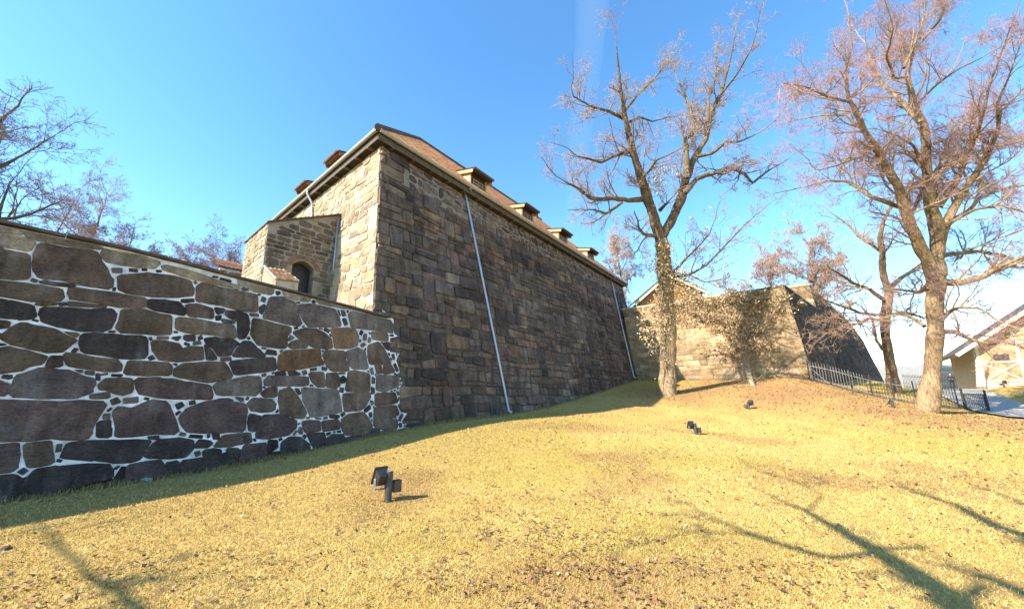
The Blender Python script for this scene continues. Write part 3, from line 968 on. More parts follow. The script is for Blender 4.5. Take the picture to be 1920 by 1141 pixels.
fs = masonry(FRONT, -1.2, LEN - .02, 0.05, EAVE - 0.02, (.22, .52), (.28, 1.10), 0.032, pal_front, 5, rnd=.13, wav=.08, proud=.05, keep=keep_front, left=left_front, jit=.09, tall=.12)
# round field stones in the pale pointing under the eaves
fs += masonry(FRONT, 1.25, LEN - .35, EAVE - 1.30, EAVE - 0.03, (.26, .50), (.28, .68), 0.06, PR + PD, 6, rnd=.30, wav=.12, proud=.03,
              keep=lambda s, z: z > EAVE - 1.25 - 0.018 * s + .1, jit=.16)
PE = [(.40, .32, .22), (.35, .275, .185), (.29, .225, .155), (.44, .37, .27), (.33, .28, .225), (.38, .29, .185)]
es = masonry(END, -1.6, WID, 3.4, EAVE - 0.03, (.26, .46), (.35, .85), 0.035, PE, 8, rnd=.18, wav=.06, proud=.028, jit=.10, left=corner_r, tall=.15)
lay(fs, walls, 'dark_stone', 210)
lay(es, walls, 'pale_stone', 90)

# ---- eaves
mat_noise('dark_trim', (.060, .048, .038), (.12, .098, .078), 6, .75, .3)
def eave_pt(s, out, dz):      # along the front
    return C + s * D + out * Nf + Z * dz
def eave_pl(r, out, dz):      # along the end
    return C + r * L + out * Nl + Z * dz
def corner_off(out, dz):
    return C + out * (Nf + Nl) + Z * dz
for out, dz, w, h, mt, nm in ((0.30, 0.13, .035, .24, 'dark_trim', 'fascia'),):
    MB().bar(corner_off(out, dz), eave_pt(LEN + .3, out, dz), w, h).put(nm, mt, fort)
    MB().bar(corner_off(out, dz) + L * .02, eave_pl(WID + .3, out, dz), w, h).put(nm, mt, fort)
# soffit boards
MB().hexa([C + Z * .03 - Nf * .1, eave_pt(LEN, -.1, .03), eave_pt(LEN, .29, .16), corner_off(.285, .16)],
          [C + Z * .07 - Nf * .1, eave_pt(LEN, -.1, .07), eave_pt(LEN, .29, .20), corner_off(.285, .20)]).put('soffit', 'dark_wood', fort)
MB().hexa([C + Z * .032 - Nl * .1, eave_pl(WID, -.1, .032), eave_pl(WID, .285, .162), corner_off(.28, .162)],
          [C + Z * .072 - Nl * .1, eave_pl(WID, -.1, .072), eave_pl(WID, .285, .202), corner_off(.28, .202)]).put('soffit', 'dark_wood', fort)
for k in range(26):
    s = 0.35 + k * 0.97
    if s < LEN:
        MB().box(eave_pt(s, .13, .035), D, Nf, Z, .11, .31, .12).put('rafter_end', 'dark_trim', fort)
for k in range(11):
    r = 0.45 + k * 0.97
    if r < WID:
        MB().box(eave_pl(r, .13, .035), L, Nl, Z, .11, .31, .12).put('rafter_end', 'dark_trim', fort)
def half_gutter(a, b, outward):
    prof = [(0.0, .065), (.015, .02), (.05, -.02), (.10, -.03), (.14, -.01), (.165, .04), (.165, .075), (.155, .075), (.15, .04), (.13, .005), (.10, -.012), (.055, -.004), (.03, .03), (.012, .068)]
    V = [np.asarray(a) + outward * x + Z * y for x, y in prof]
    return MB().prism(V, np.asarray(b) - np.asarray(a))
half_gutter(corner_off(.325, .27), eave_pt(LEN + .3, .325, .27), Nf).put('gutter', 'gutter_paint', fort)
half_gutter(corner_off(.325, .27), eave_pl(WID + .3, .325, .27), Nl).put('gutter', 'gutter_paint', fort)

# ---- pantiled roof
def pantiles(O, U, Vd, poly, cover, rowl, palette, lift=.012, wave=.014):
    """poly: outline in (u, v) plane coordinates; U along the eaves, Vd up the slope"""
    Nn = unit(np.cross(U, Vd))
    if Nn[2] < 0: Nn = -Nn
    poly = np.asarray(poly, float)
    u0, u1 = poly[:, 0].min(), poly[:, 0].max(); v0, v1 = poly[:, 1].min(), poly[:, 1].max()
    nu, nv = int((u1 - u0) / cover) + 1, int((v1 - v0) / rowl) + 1
    sub = 4
    prof = np.array([0, .85, 1.0, .35])
    V = []; F = []; K = []
    pal = np.array(palette)
    for j in range(nv):
        va, vb = v0 + j * rowl, v0 + (j + 1.18) * rowl
        us = u0 + np.arange(nu * sub + 1) * cover / sub
        h = np.r_[np.tile(prof, nu), 0] * wave + .012 * noise2(us * .8, np.full_like(us, j * .3), 4)
        cols = np.repeat(pal[rng.integers(len(pal), size=nu + 1)], sub, 0)[:nu * sub + 1] * rng.uniform(.8, 1.2, (nu + 1,)).repeat(sub)[:nu * sub + 1, None]
        base = len(V) * 0 + sum(len(x) for x in V)
        lo = O + us[:, None] * U + va * Vd + (h + lift)[:, None] * Nn
        lo2 = O + us[:, None] * U + va * Vd + (h * .3)[:, None] * Nn - Vd * .0
        hi = O + us[:, None] * U + min(vb, v1) * Vd + h[:, None] * Nn
        V += [lo2, lo, hi]; K += [cols * .8, cols, cols]
        n = nu * sub + 1
        for i in range(nu * sub):
            cu = us[i] + cover / sub / 2
            if inside(poly, cu, min(va + rowl * .5, v1 - .01)):
                a = base + i
                F.append((a, a + 1, a + n + 1, a + n)); F.append((a + n, a + n + 1, a + 2 * n + 1, a + 2 * n))
    V = np.vstack(V); K = np.vstack(K)
    used_ = np.unique(np.array(F)); mp = -np.ones(len(V), int); mp[used_] = np.arange(len(used_))
    return mesh_fast('roof_tiles', V[used_], mp[np.array(F)], np.clip(K[used_], 0, 1), False)
TILE = [(.88, .38, .16), (.82, .31, .12), (.90, .46, .22), (.78, .30, .13), (.88, .42, .20), (.70, .28, .13)]
kA = np.linalg.solve(np.array([[D[0] + L[0], -ray(786, 262)[0]], [D[1] + L[1], -ray(786, 262)[1]]]), -C[:2])
apex = CAM + kA[1] * ray(786, 262)
a_hip = kA[0]
apex2 = apex + (LEN - 2 * a_hip) * D
e1, e2 = corner_off(.40, .36), eave_pt(LEN + .4, .40, .36)
e3 = e2 + (WID + .8) * L; e4 = corner_off(.40, .36) + (WID + .8) * L
def slope_part(P0, P1, top, extra=None):
    U = unit(P1 - P0)
    w = top - P0
    Vd = unit(w - w.dot(U) * U)
    pts = [P0, P1] + ([extra] if extra is not None else []) + [top]
    poly = [((p - P0).dot(U), (p - P0).dot(Vd)) for p in pts]
    return pantiles(P0, U, Vd, poly, .24, .34, TILE)
roof = MB().add([e1 - Z * .06, e2 - Z * .06, e3 - Z * .06, e4 - Z * .06, apex - Z * .12, apex2 - Z * .12], [(0, 1, 5, 4), (1, 2, 5), (2, 3, 4, 5), (3, 0, 4), (3, 2, 1, 0)]).put('roof', 'dark_wood', fort)
put('roof_tiles', slope_part(e1, e2, apex, apex2), 'roof_tile', roof, 'stuff')
put('roof_tiles', slope_part(e4, e1, apex), 'roof_tile', roof, 'stuff')
def caps(a, b, r=.13):
    mb = MB(); n = int(np.linalg.norm(b - a) / .38) + 1
    for k in range(n):
        p, q = a + (b - a) * (k / n), a + (b - a) * ((k + 1.12) / n)
        mb.tube([p, q], [r * 1.05, r * .92], 7)
    return mb
caps(e1 + Z * .04, apex + Z * .04).put('hip_cap', 'slate', roof)
caps(e4 + Z * .04, apex + Z * .04).put('hip_cap', 'slate', roof)
caps(apex + Z * .04, apex2 + Z * .04).put('ridge_cap', 'slate', roof)

# ---- dormers
SLOPE_F = (apex[2] - e1[2]) / ((e1 - apex).dot(Nf))
SLOPE_E = (apex[2] - e1[2]) / ((e1 - apex).dot(Nl))
def dormer(base, along, out, width, slope, trim='yellow_wood', cheek='cheek_plaster', tiles=None):
    """base: point on the wall line below the middle of the dormer face; its face stands 0.5 m behind the wall plane"""
    f0 = base - out * .5
    zt = 1.80                                   # roof edge above the eaves line
    zroof = .36 + slope * (.40 + .5) - .05      # tiles at the dormer face
    back = (zt + .25 - zroof) / (slope - .22)   # where the dormer roof dies into the main roof
    hw = width / 2
    P = lambda a, o, z: f0 + along * a - out * o + Z * z
    d = MB().prism([P(-hw, 0, zroof - .4), P(hw, 0, zroof - .4), P(hw, 0, zt), P(-hw, 0, zt)], -out * .04).put('dormer', 'dark_wood', fort)
    for sg in (-1, 1):
        # plastered cheek: triangle between dormer face, its roof and the tiles
        tri = [P(sg * hw, -.01, zroof - .35), P(sg * hw, -.01, zt), P(sg * hw, back, zt + .22 * back), P(sg * hw, .1, zroof - .25)]
        MB().prism(tri, along * sg * .05).put('cheek', cheek, d)
        MB().bar(P(sg * (hw + .02), -.03, zroof - .3), P(sg * (hw + .02), -.03, zt), .09, .09).put('corner_board', trim, d)
        MB().bar(P(sg * (hw + .17), -.34, zt - .08), P(sg * (hw + .17), back, zt - .0 + .22 * back), .04, .17).put('barge_board', trim, d)
    MB().prism([P(-hw - .15, -.34, zt - .02), P(hw + .15, -.34, zt - .02), P(hw + .15, back, zt + .08 + .22 * back), P(-hw - .15, back, zt + .08 + .22 * back)], Z * .06).put('dormer_roof', 'dark_wood', d)
    U = along; Vd = unit(-out + Z * .24)
    O = P(-hw - .19, -.38, zt + .055)
    if np.cross(U, Vd)[2] < 0: pass
    put('roof_tiles', pantiles(O, U, Vd, [(0, 0), (2 * hw + .38, 0), (2 * hw + .38, back + .4), (0, back + .4)], .22, .33, tiles or TILE), 'roof_tile', d, 'stuff')
    MB().bar(P(-hw - .17, -.36, zt + .02), P(hw + .17, -.36, zt + .02), .04, .13).put('fascia', 'dark_wood', d)
    half_gutter(P(-hw - .19, -.38, zt + .02), P(hw + .21, -.38, zt + .02), out * .6).put('gutter', 'slate', d)
    wz0, wz1 = zroof - .02, zt - .28
    win = MB().box(P(0, -.012, (wz0 + wz1) / 2), along, out, Z, width * .62, .02, wz1 - wz0).put('window', 'window_glass', d)
    fr = MB()
    for a in (-1, 0, 1):
        fr.bar(P(a * width * .31, -.04, wz0), P(a * width * .31, -.04, wz1), .05, .05)
    for z in (wz0, (wz0 + wz1) / 2, wz1):
        fr.bar(P(-width * .33, -.045, z), P(width * .33, -.045, z), .045, .045)
    fr.put('window_frame', 'dormer_frame', d)
mat_noise('cheek_plaster', (.52, .42, .24), (.68, .57, .36), 4, .9, .15, .25)
mat_noise('dormer_frame', (.22, .19, .15), (.33, .29, .23), 9, .7, .3)
for s in (5.95, 10.45, 14.85, 19.35):
    dormer(C + s * D, D, Nf, 1.15, SLOPE_F)
for r in (4.95, 8.75):
    dormer(C + r * L, L, Nl, 1.15, SLOPE_E, 'dark_trim', 'dark_trim', [(.16, .10, .075), (.22, .12, .085), (.11, .08, .065)])

# ---- downpipes
def downpipe(ptop, pbot, frame, gut, label):
    st, zt = frame.hit(*ptop); sb, zb = frame.hit(*pbot)
    g0 = gut(st)
    a = frame.p(st, zt - .35, .10); b = frame.p(sb, zb + .12, .10)
    pts = [g0 + Z * .02, g0 - Z * .16, a + Z * .18, a - Z * .05]
    n = 9
    for k in range(1, n + 1):
        pts.append(a + (b - a) * k / n)
    foot = b + frame.N * .16 - Z * .10
    pts.append(b - Z * .05 + frame.N * .05); pts.append(foot)
    p = MB().tube(pts, .055, 10).put('downpipe', 'zinc', fort, smooth=True)
    p['label'] = label
    for k in (1, 4, 7):
        q = a + (b - a) * k / n
        MB().tube([q - Z * .025, q + Z * .025], .066, 10).bar(q, q - frame.N * .12, .03).put('pipe_clip', 'zinc', p)
downpipe((867, 345), (951, 776), FRONT, lambda s: eave_pt(s + .05, .42, .26), 'near zinc downpipe slanting down the dark front')
downpipe((1142, 517), (1187, 710), FRONT, lambda s: eave_pt(s + .05, .42, .26), 'far zinc downpipe at the end of the dark front')
downpipe((592, 378), (582, 520), END, lambda s: eave_pl(s, .42, .26), 'pale downpipe on the sunlit end wall')

# ---------------------------------------------------------------- stair annex on the sunny end
r0, z0 = END.hit(634, 440)
J = END.p(r0, z0)
AF = Frame(J, D, Z - .06 * Nf)
annex = thing('stair_annex', 'small rubble stair annex with arched dark doorway against the sunlit end wall', 'annex', J * np.array([1, 1, 0]) + Z * TZ)
sL, sR = -2.46, 0.55
def ann(s, z, d=0.0): return AF.p(s, z, d)
ztop = lambda s: 7.19 + (8.45 - 7.19) * (s + 2.46) / 2.46
dl, dr_, dz0, dz1 = -1.56, -0.80, 3.0, 5.95     # doorway
arch = [(dl + (dr_ - dl) * k / 6, dz1 + .20 * math.sin(math.pi * k / 6)) for k in range(7)]
outl = [(sL, 2.6), (dl, 2.6)] + [(dl, dz0)] * 0 + [(p[0], p[1]) for p in arch] + [(dr_, 2.6), (sR, 2.6), (sR, ztop(sR)), (sL, ztop(sL))]
body = MB().prism([ann(s, z) for s, z in outl], L * .55)
ALN = Frame(ann(sL, 7.0), L, AF.V)
awall = body.put('wall', mat_noise('annex_mortar', (.20, .175, .14), (.34, .30, .24), 5, .95, .1, .4), annex)
MB().hexa([ann(sL, 2.6) + L * .551, ann(sR, 2.6) + L * .551, ann(sR, 2.6) + L * 2.65, ann(sL, 2.6) + L * 2.65],
          [ann(sL, ztop(sL)) + L * .551, ann(sR, ztop(sR)) + L * .551, ann(sR, ztop(sR)) + L * 2.65, ann(sL, ztop(sL)) + L * 2.65]).put('back_block', 'sand_mortar', annex)
PA = [(.17, .14, .105), (.14, .115, .09), (.20, .165, .12), (.12, .10, .085), (.16, .125, .09)]
ap = np.array([(s, z) for s, z in outl])
ast = masonry(AF, sL + .01, -.02, 3.6, 8.6, (.13, .27), (.22, .62), .035, PA, 31, rnd=.2, wav=.05, proud=.02, jit=.10,
              keep=lambda s, z: z < ztop(s) - .22 and not (dl - .12 < s < dr_ + .12 and z < dz1 + .32))
for k in range(9):                                # brick arch over the doorway
    t = math.pi * (k + .5) / 9
    cx, cz = (dl + dr_) / 2, dz1 - .06
    R0, R1 = .42, .62
    ca, cb = math.pi * (k + .06) / 9, math.pi * (k + .94) / 9
    P = np.array([[cx - R * math.cos(q) * .95, cz + R * math.sin(q) * .72] for R, q in ((R0, ca), (R1, ca), (R1, cb), (R0, cb))])
    ast.append((AF, P, np.array((.26, .15, .10)) * rng.uniform(.8, 1.2), .02, .012))
lay(ast, awall, 'pale_stone', 200)
# sunlit side of the annex
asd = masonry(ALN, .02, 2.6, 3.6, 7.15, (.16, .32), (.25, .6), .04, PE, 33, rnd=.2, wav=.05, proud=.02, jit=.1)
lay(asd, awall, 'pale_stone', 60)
MB().prism([ann(dl + .0, 2.7, -.40), ann(dr_, 2.7, -.40), ann(dr_, 6.3, -.40), ann(dl, 6.3, -.40)], -Nf * .06).put('door', 'black_paint', annex)
MB().prism([ALN.p(1.15, 6.05, .0), ALN.p(1.45, 6.05, .0), ALN.p(1.45, 6.75, .0), ALN.p(1.15, 6.75, .0)], ALN.N * .03).put('shutter', 'brown_wood', annex)
za, zb = ztop(sL) + .01, ztop(.35) + .01
for k in range(4):                                # thin slate roof slabs
    s1, s2 = sL - .06 + k * .74, sL - .06 + (k + 1) * .74 - .008
    lo = [ann(s1, ztop(s1) + .005, .09), ann(s2, ztop(s2) + .005, .09), ann(s2, ztop(s2) + .005, .09) + L * 2.9, ann(s1, ztop(s1) + .005, .09) + L * 2.9]
    MB().hexa(lo, [p + Z * (.05 + .006 * (k % 2)) for p in lo]).put('roof_slab', 'slate', annex)
MB().tube([ann(-.06, ztop(-.06) - .15, .05), ann(-.10, 6.5, .06), ann(-.12, 3.4, .06)], .05, 8).put('corner_pipe', 'zinc', annex, smooth=True)

# small tiled lean-to on the terrace, in front of the annex
LT = Frame(ann(-2.0, 4.6, .5), D, Z)
q4 = [LT.hit(u, v) for u, v in ((495, 499), (534, 509), (551, 531), (509, 527))]
tA, tB = LT.p(*q4[0]), LT.p(*q4[1]); tC, tD = LT.p(*q4[2]) + Nf * .35, LT.p(*q4[3]) + Nf * .35
lean = thing('lean_to', 'tiny lean-to with orange pantiles and pale green trim beside annex doorway', 'lean-to', tD * np.array([1, 1, 0]) + Z * TZ)
MB().hexa([np.array([*tD[:2], TZ]), np.array([*tC[:2], TZ]), np.array([*tB[:2], TZ]), np.array([*tA[:2], TZ])],
          [tD - Z * .05, tC - Z * .05, tB - Z * .05, tA - Z * .05]).put('wall', 'sand_mortar', lean)
Ul = unit(tC - tD); Vl = (tA - tD); Vl = unit(Vl - Vl.dot(Ul) * Ul)
put('roof_tiles', pantiles(tD, Ul, Vl, [((p - tD).dot(Ul), (p - tD).dot(Vl)) for p in (tD, tC, tB, tA)], .13, .17, [(.62, .33, .18), (.56, .27, .13), (.68, .42, .26)], .02, .025), 'roof_tile', lean, 'stuff')
MB().bar(tD + Z * .02, tA + Z * .02, .07, .06).put('trim', 'green_trim', lean)
MB().bar(tC + Z * .02, tB + Z * .02, .07, .06).put('trim', 'green_trim', lean)

# low house with red tiles peeping over the wall, left of the annex
hA, hB, hC, hD = at(428, 490, 22.0), at(466, 470, 23.5), at(470, 492, 22.4), at(446, 504, 21.2)
hut = thing('terrace_hut', 'low hut with red tiled roof peeping over rubble wall beside annex', 'hut', hD * np.array([1, 1, 0]) + Z * TZ)
ux = hdir(1493.0); back_ = L
rb = at(412, 502, 21.5)
P0 = rb; P1 = rb + D * 2.6
hw_ = MB().hexa([np.array([*P0[:2], TZ]), np.array([*P1[:2], TZ]), np.array([*(P1 + L * 3)[:2], TZ]), np.array([*(P0 + L * 3)[:2], TZ])], [P0, P1, P1 + L * 3, P0 + L * 3]).put('wall', 'white_mortar', hut)
HW = Frame(P0, D, Z)
hs = masonry(HW, .03, 2.55, TZ + 2.0, P0[2] - .03, (.3, .5), (.4, .8), .08, [GR, BR, TN], 41, rnd=.25, jit=.12, proud=.02)
lay(hs, hw_, 'rubble_stone', 40)
rt = P0 + L * 1.6 + Z * .85
U_ = D; w_ = rt - (P0 + Nf * .15); Vd_ = unit(w_ - w_.dot(U_) * U_)
roofh = MB().prism([P0 - D * .1 + Nf * .15 + Z * .02, P1 + Nf * .15 + Z * .02, P1 + L * 1.6 + Z * .85, P0 - D * .1 + L * 1.6 + Z * .85], Z * .04).put('roof', 'dark_wood', hut)
put('roof_tiles', pantiles(P0 - D * .15 + Nf * .18 + Z * .09, U_, Vd_, [(0, 0), (2.7, 0), (2.7, np.linalg.norm(w_) + .1), (0, np.linalg.norm(w_) + .1)], .22, .32, [(.55, .22, .10), (.62, .28, .14), (.48, .19, .1)]), 'roof_tile', roofh, 'stuff')
# ---------------------------------------------------------------- sandstone bastion and the wall running away from it
ZA, ZBB = BT[2], 10.15
bas = thing('bastion', 'sunlit sandstone bastion with sloping corner and shadowed right flank', 'bastion', BB)
FL = 10.9
def bf(s, z, d=0.0): return BASF.p(s, z, d)
def br(s, z, d=0.0): return BASR.p(s, z, d)
inner = -3.0
bw = MB().hexa([bf(0, .5), bf(FL, .5), bf(FL, .5) + BRD * 10.7, br(10.7, .5)], [bf(0, ZA), bf(FL, ZA), bf(FL, ZA) + BRD * 10.7, br(10.7, ZA)]).put('wall', mat_noise('bastion_mortar', (.20, .155, .10), (.36, .28, .18), 4, .95, .1, .5), bas)
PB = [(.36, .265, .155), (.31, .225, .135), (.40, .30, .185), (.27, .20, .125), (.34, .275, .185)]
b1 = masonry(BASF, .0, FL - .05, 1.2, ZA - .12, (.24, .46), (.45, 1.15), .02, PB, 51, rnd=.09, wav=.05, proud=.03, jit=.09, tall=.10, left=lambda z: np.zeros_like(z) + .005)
PB_SHADE = [(.085, .066, .052), (.068, .055, .047), (.105, .08, .06), (.055, .046, .040)]  # flank sandstone painted darker than the front to deepen its shade
b2 = masonry(BASR, .0, 10.6, 1.2, ZA - .12, (.24, .46), (.45, 1.15), .022, PB_SHADE, 52, rnd=.08, wav=.03, proud=.02, jit=.05, left=lambda z: np.zeros_like(z) + .005)
lay(b1, bw, 'pale_stone', 230)
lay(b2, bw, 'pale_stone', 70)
s = -0.05
while s < FL:
    e = min(s + rng.uniform(.8, 1.5), FL)
    lo = [bf(s, ZA - .10, .06), bf(e - .012, ZA - .10, .06), bf(e - .012, ZA - .03, -.9), bf(s, ZA - .03, -.9)]
    MB().hexa(lo, [p + Z * rng.uniform(.11, .15) for p in lo]).put('coping_slab', 'sand_mortar' if rng.random() < .5 else 'slate', bas)
    s = e
s = 0.0
while s < 10.6:
    e = min(s + rng.uniform(.8, 1.5), 10.6)
    lo = [br(s, ZA - .10, .06), br(e - .012, ZA - .10, .06), br(e - .012, ZA - .03, -.9), br(s, ZA - .03, -.9)]
    MB().hexa(lo, [p + Z * rng.uniform(.11, .15) for p in lo]).put('coping_slab', 'slate', bas)
    s = e
curt = thing('curtain_wall', 'tall dark wall running away behind the iron fence from the bastion', 'wall', br(30, 2.0))
prof = [(10.72, .5), (57.0, .5), (57.0, 2.85), (44.8, 8.45), (37.4, 9.56), (10.72, ZBB)]
cw = MB().prism([br(s_, z_) for s_, z_ in prof], BFD * 5.0).put('wall', 'brown_mortar', curt)
cp = np.array(prof)
CF = Frame(br(10.72, 5.0), BFD, BV)
c1 = masonry(CF, .01, 5.0, ZA - .3, ZBB - .1, (.24, .42), (.4, .9), .025, PB, 53, rnd=.12, wav=.03, proud=.02, jit=.06, left=lambda z: np.zeros_like(z) + .005)
c2 = masonry(BASR, 10.75, 56.5, 1.0, ZBB - .1, (.3, .55), (.45, 1.2), .03, PB_SHADE, 54, rnd=.14, wav=.05, proud=.03, jit=.08, keep=lambda s, z: inside(cp, s, z + .25) and inside(cp, s + .6, z + .2))  # long side takes the shade-darkened palette too
lay(c1, cw, 'pale_stone', 60)
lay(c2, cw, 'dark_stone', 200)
# weathered turf and slabs on top
MB().hexa([br(10.7, ZBB + .0, .05), br(37.4, 9.56, .05), br(37.4, 9.56) + BFD * 5, br(10.7, ZBB) + BFD * 5.0],
          [br(10.7, ZBB + .12, .05), br(37.4, 9.66, .05), br(37.4, 9.8) + BFD * 5, br(10.7, ZBB + .4) + BFD * 5.0]).put('turf_cap', mat_noise('dry_cap', (.30, .24, .10), (.46, .36, .18), 5, .95, .1, .6), curt)
MB().box(br(3.0, 7.25, .12), BRD, BASR.N, Z, 1.1, .5, .14).put('stone_ledge', 'sand_mortar', bas)

# ---------------------------------------------------------------- wooden gable hut behind the bastion
g0, g1, g2 = at(1188, 571, 33.5), at(1250, 517, 33.5), at(1316, 551, 33.5)
gt = thing('gable_hut', 'brown boarded gable with pale barge boards rising behind the bastion', 'hut', np.array([g1[0], g1[1], 4.0]))
gx_ = unit((g2 - g0) * np.array([1, 1, 0])); gy_ = np.array([-gx_[1], gx_[0], 0])
eL = g1[2] - 2.75; eR = g1[2] - 1.95
hx = (g1 - g0).dot(gx_); hx2 = (g2 - g1).dot(gx_)
mg = np.array([g1[0], g1[1], 0.0])
gp = lambda a, z, o=0.0: mg + gx_ * a + Z * z + gy_ * o
gw = MB().prism([gp(-hx + .35, 4.0), gp(hx2 - .2, 4.0), gp(hx2 - .2, g2[2] - .1), gp(0, g1[2] - .25), gp(-hx + .35, g0[2] + .1)], gy_ * 6).put('wall', 'dark_wood', gt)
k = -hx + .38
while k < hx2 - .35:
    zt_ = min(g0[2] + .1 + (k + .1 + hx - .35) * (g1[2] - g0[2] - .35) / (hx - .35) if k < 0 else 99, g1[2] - .3 - max(k + .16, 0) * (g1[2] - g2[2] - .1) / (hx2 - .2)) - .08
    MB().box(gp(k + .09, (4.0 + zt_) / 2, -.015), gx_, gy_, Z, .165, .03, zt_ - 4.0).put('board', 'hut_board' if 'hut_board' in MATS else mat_noise('hut_board', (.26, .14, .06), (.42, .25, .12), 5, .85, .2, .3, (3, 3, .5)), gw)
    k += .18
for (a0, z0_), (a1, z1_) in (((-hx - .1, g0[2] - .1), (0, g1[2])), ((0, g1[2]), (hx2 + .1, g2[2] - .08))):
    MB().bar(gp(a0, z0_, -.35), gp(a1, z1_, -.35), .05, .26).put('barge_board', 'cream_wood', gt)
    lo = [gp(a0, z0_ + .13, -.4), gp(a1, z1_ + .13, -.4), gp(a1, z1_ + .13, 6), gp(a0, z0_ + .13, 6)]
    MB().hexa(lo, [p + Z * .07 for p in lo]).put('roof', 'slate', gt)

# ---------------------------------------------------------------- half-timbered house on the right
hc = drop(1846, 719, 20); hc = at(1846, 724, 30.0)
HL = hdir(1790 - 900); 
gdir = unit(np.array([0.74, -0.67, 0]))          # along the gable wall, to the right
sdir = np.array([-gdir[1], gdir[0], 0])          # along the boarded side, away from us
if sdir.dot(hc - CAM) < 0: sdir = -sdir
house = thing('timber_house', 'half-timbered house with cream frame, apricot infill and wide eaves right of path', 'house', hc)
zb_ = hc[2] - .3
he = hc[2] + 3.35                                # eaves height
W2 = 6.5; apz = he + W2 * .78
hp = lambda a, z, o=0.0: np.array([hc[0], hc[1], 0]) + gdir * a + Z * z + sdir * o
infill = mat_noise('apricot_infill', (.46, .25, .13), (.58, .36, .21), 3, .9, .15, .2)
hwall = MB().prism([hp(0, zb_), hp(2 * W2, zb_), hp(2 * W2, he), hp(W2, apz), hp(0, he)], sdir * 10.9).put('wall', infill, house)
MB().prism([hp(-.06, zb_), hp(2 * W2 + .06, zb_), hp(2 * W2 + .06, hc[2] + .30), hp(-.06, hc[2] + .30)], -sdir * .06).put('plinth', 'cream_wood', house)
def beam(a0, z0, a1, z1, w=.16):
    MB().bar(hp(a0, z0, -.02 - rng.uniform(0, .012)), hp(a1, z1, -.02), .09, w, up=Z if abs(a1 - a0) > .01 else gdir).put('beam', 'cream_wood', hwall)
for a in (.08, 2.1, 4.2, 6.5, 8.8):
    beam(a, hc[2] + .3, a, he + .78 * min(a, 13 - a) - .15, .18)
for z in (hc[2] + .42, hc[2] + 1.9, he + .0):
    beam(.05, z, 12.9, z, .16)
beam(1.7, he + 1.0, 11.3, he + 1.0, .15)
for a0 in (.1, 2.1, 4.2, 6.5):
    beam(a0, hc[2] + 1.85, a0 + 2.0, hc[2] + .45, .13); beam(a0, hc[2] + .45, a0 + 2.0, hc[2] + 1.85, .13)
MB().box(hp(1.25, hc[2] + 2.25, -.05), gdir, sdir, Z, .75, .06, .5).put('shutter', 'dark_wood', house)
# boarded side wall
side = MB().prism([hp(-.02, zb_, .02), hp(-.02, he - .05, .02), hp(-.02, he - .05, 10.85), hp(-.02, zb_, 10.85)], -gdir * .03).put('side_wall', 'cream_wood', house)
for k in range(32):
    o = .12 + k * .34
    MB().bar(hp(-.075, hc[2], o), hp(-.075, he - .1, o), .06, .07, up=gdir).put('cover_strip', 'cream_wood', side)
ov = 1.15
for sg in (0, 1):
    a0 = -ov if sg == 0 else 2 * W2 + ov
    z0_ = he - .78 * ov
    lo = [hp(a0, z0_, -.9), hp(W2, apz, -.9), hp(W2, apz, 11.6), hp(a0, z0_, 11.6)]
    MB().hexa([p + Z * .05 for p in lo], [p + Z * .17 for p in lo]).put('roof', 'slate', house)
    MB().bar(hp(a0, z0_ + .02, -.93), hp(W2, apz + .02, -.93), .05, .26).put('barge_board', 'cream_wood', house)
for k in range(10):
    a = -ov + .1 + k * 1.0
    MB().bar(hp(-ov + .08, he - .78 * ov + .02, -.5 + k * 1.2), hp(0.0, he + .02, -.5 + k * 1.2), .12, .12).put('rafter_end', 'cream_wood', house)

# ---------------------------------------------------------------- far office blocks
mat_noise('far_window', (.03, .04, .055), (.06, .075, .095), .5, .5, .3)
def office(u0, u1, vt, vb, t, label, floors, bays, skew=0.15):
    a, b = at(u0, vb, t), at(u1, vb, t * (1 + skew))
    x = (b - a) * np.array([1, 1, 0]); w = np.linalg.norm(x); x = unit(x); y = np.array([-x[1], x[0], 0])
    if y.dot(a - CAM) < 0: y = -y
    z0_ = 0.5; z1_ = at(u0, vt, t)[2]
    o = thing('office_block', label, 'building', np.array([a[0], a[1], z0_]), 'pale office blocks beyond the path')
    a0 = np.array([a[0], a[1], 0])
    q = [a0, a0 + x * w, a0 + x * w + y * 14, a0 + y * 14]
    wl = MB().hexa([p + Z * z0_ for p in q], [p + Z * z1_ for p in q]).put('wall', 'white_render', o)
    fh = (z1_ - 2.0) / floors
    for f in range(floors):
        for k in range(bays):
            c = a0 + x * (w * (k + .5) / bays) - y * .04 + Z * (2.0 + fh * (f + .42))
            MB().box(c, x, y, Z, w / bays * .66, .14, fh * .6).put('window', 'far_window', wl)
    MB().hexa([p + Z * z1_ for p in q], [p + Z * (z1_ + .5) for p in q]).put('roof', 'zinc', o)
office(1672, 1728, 697, 735, 120, 'pale office block with window bands seen between the two right trunks', 3, 9, .05)
office(1752, 1800, 683, 733, 105, 'pale office block behind the walking person left of timber house', 4, 9, .05)
office(1676, 1700, 690, 733, 140, 'farther grey-white office block rising above the window bands', 4, 4, .05)
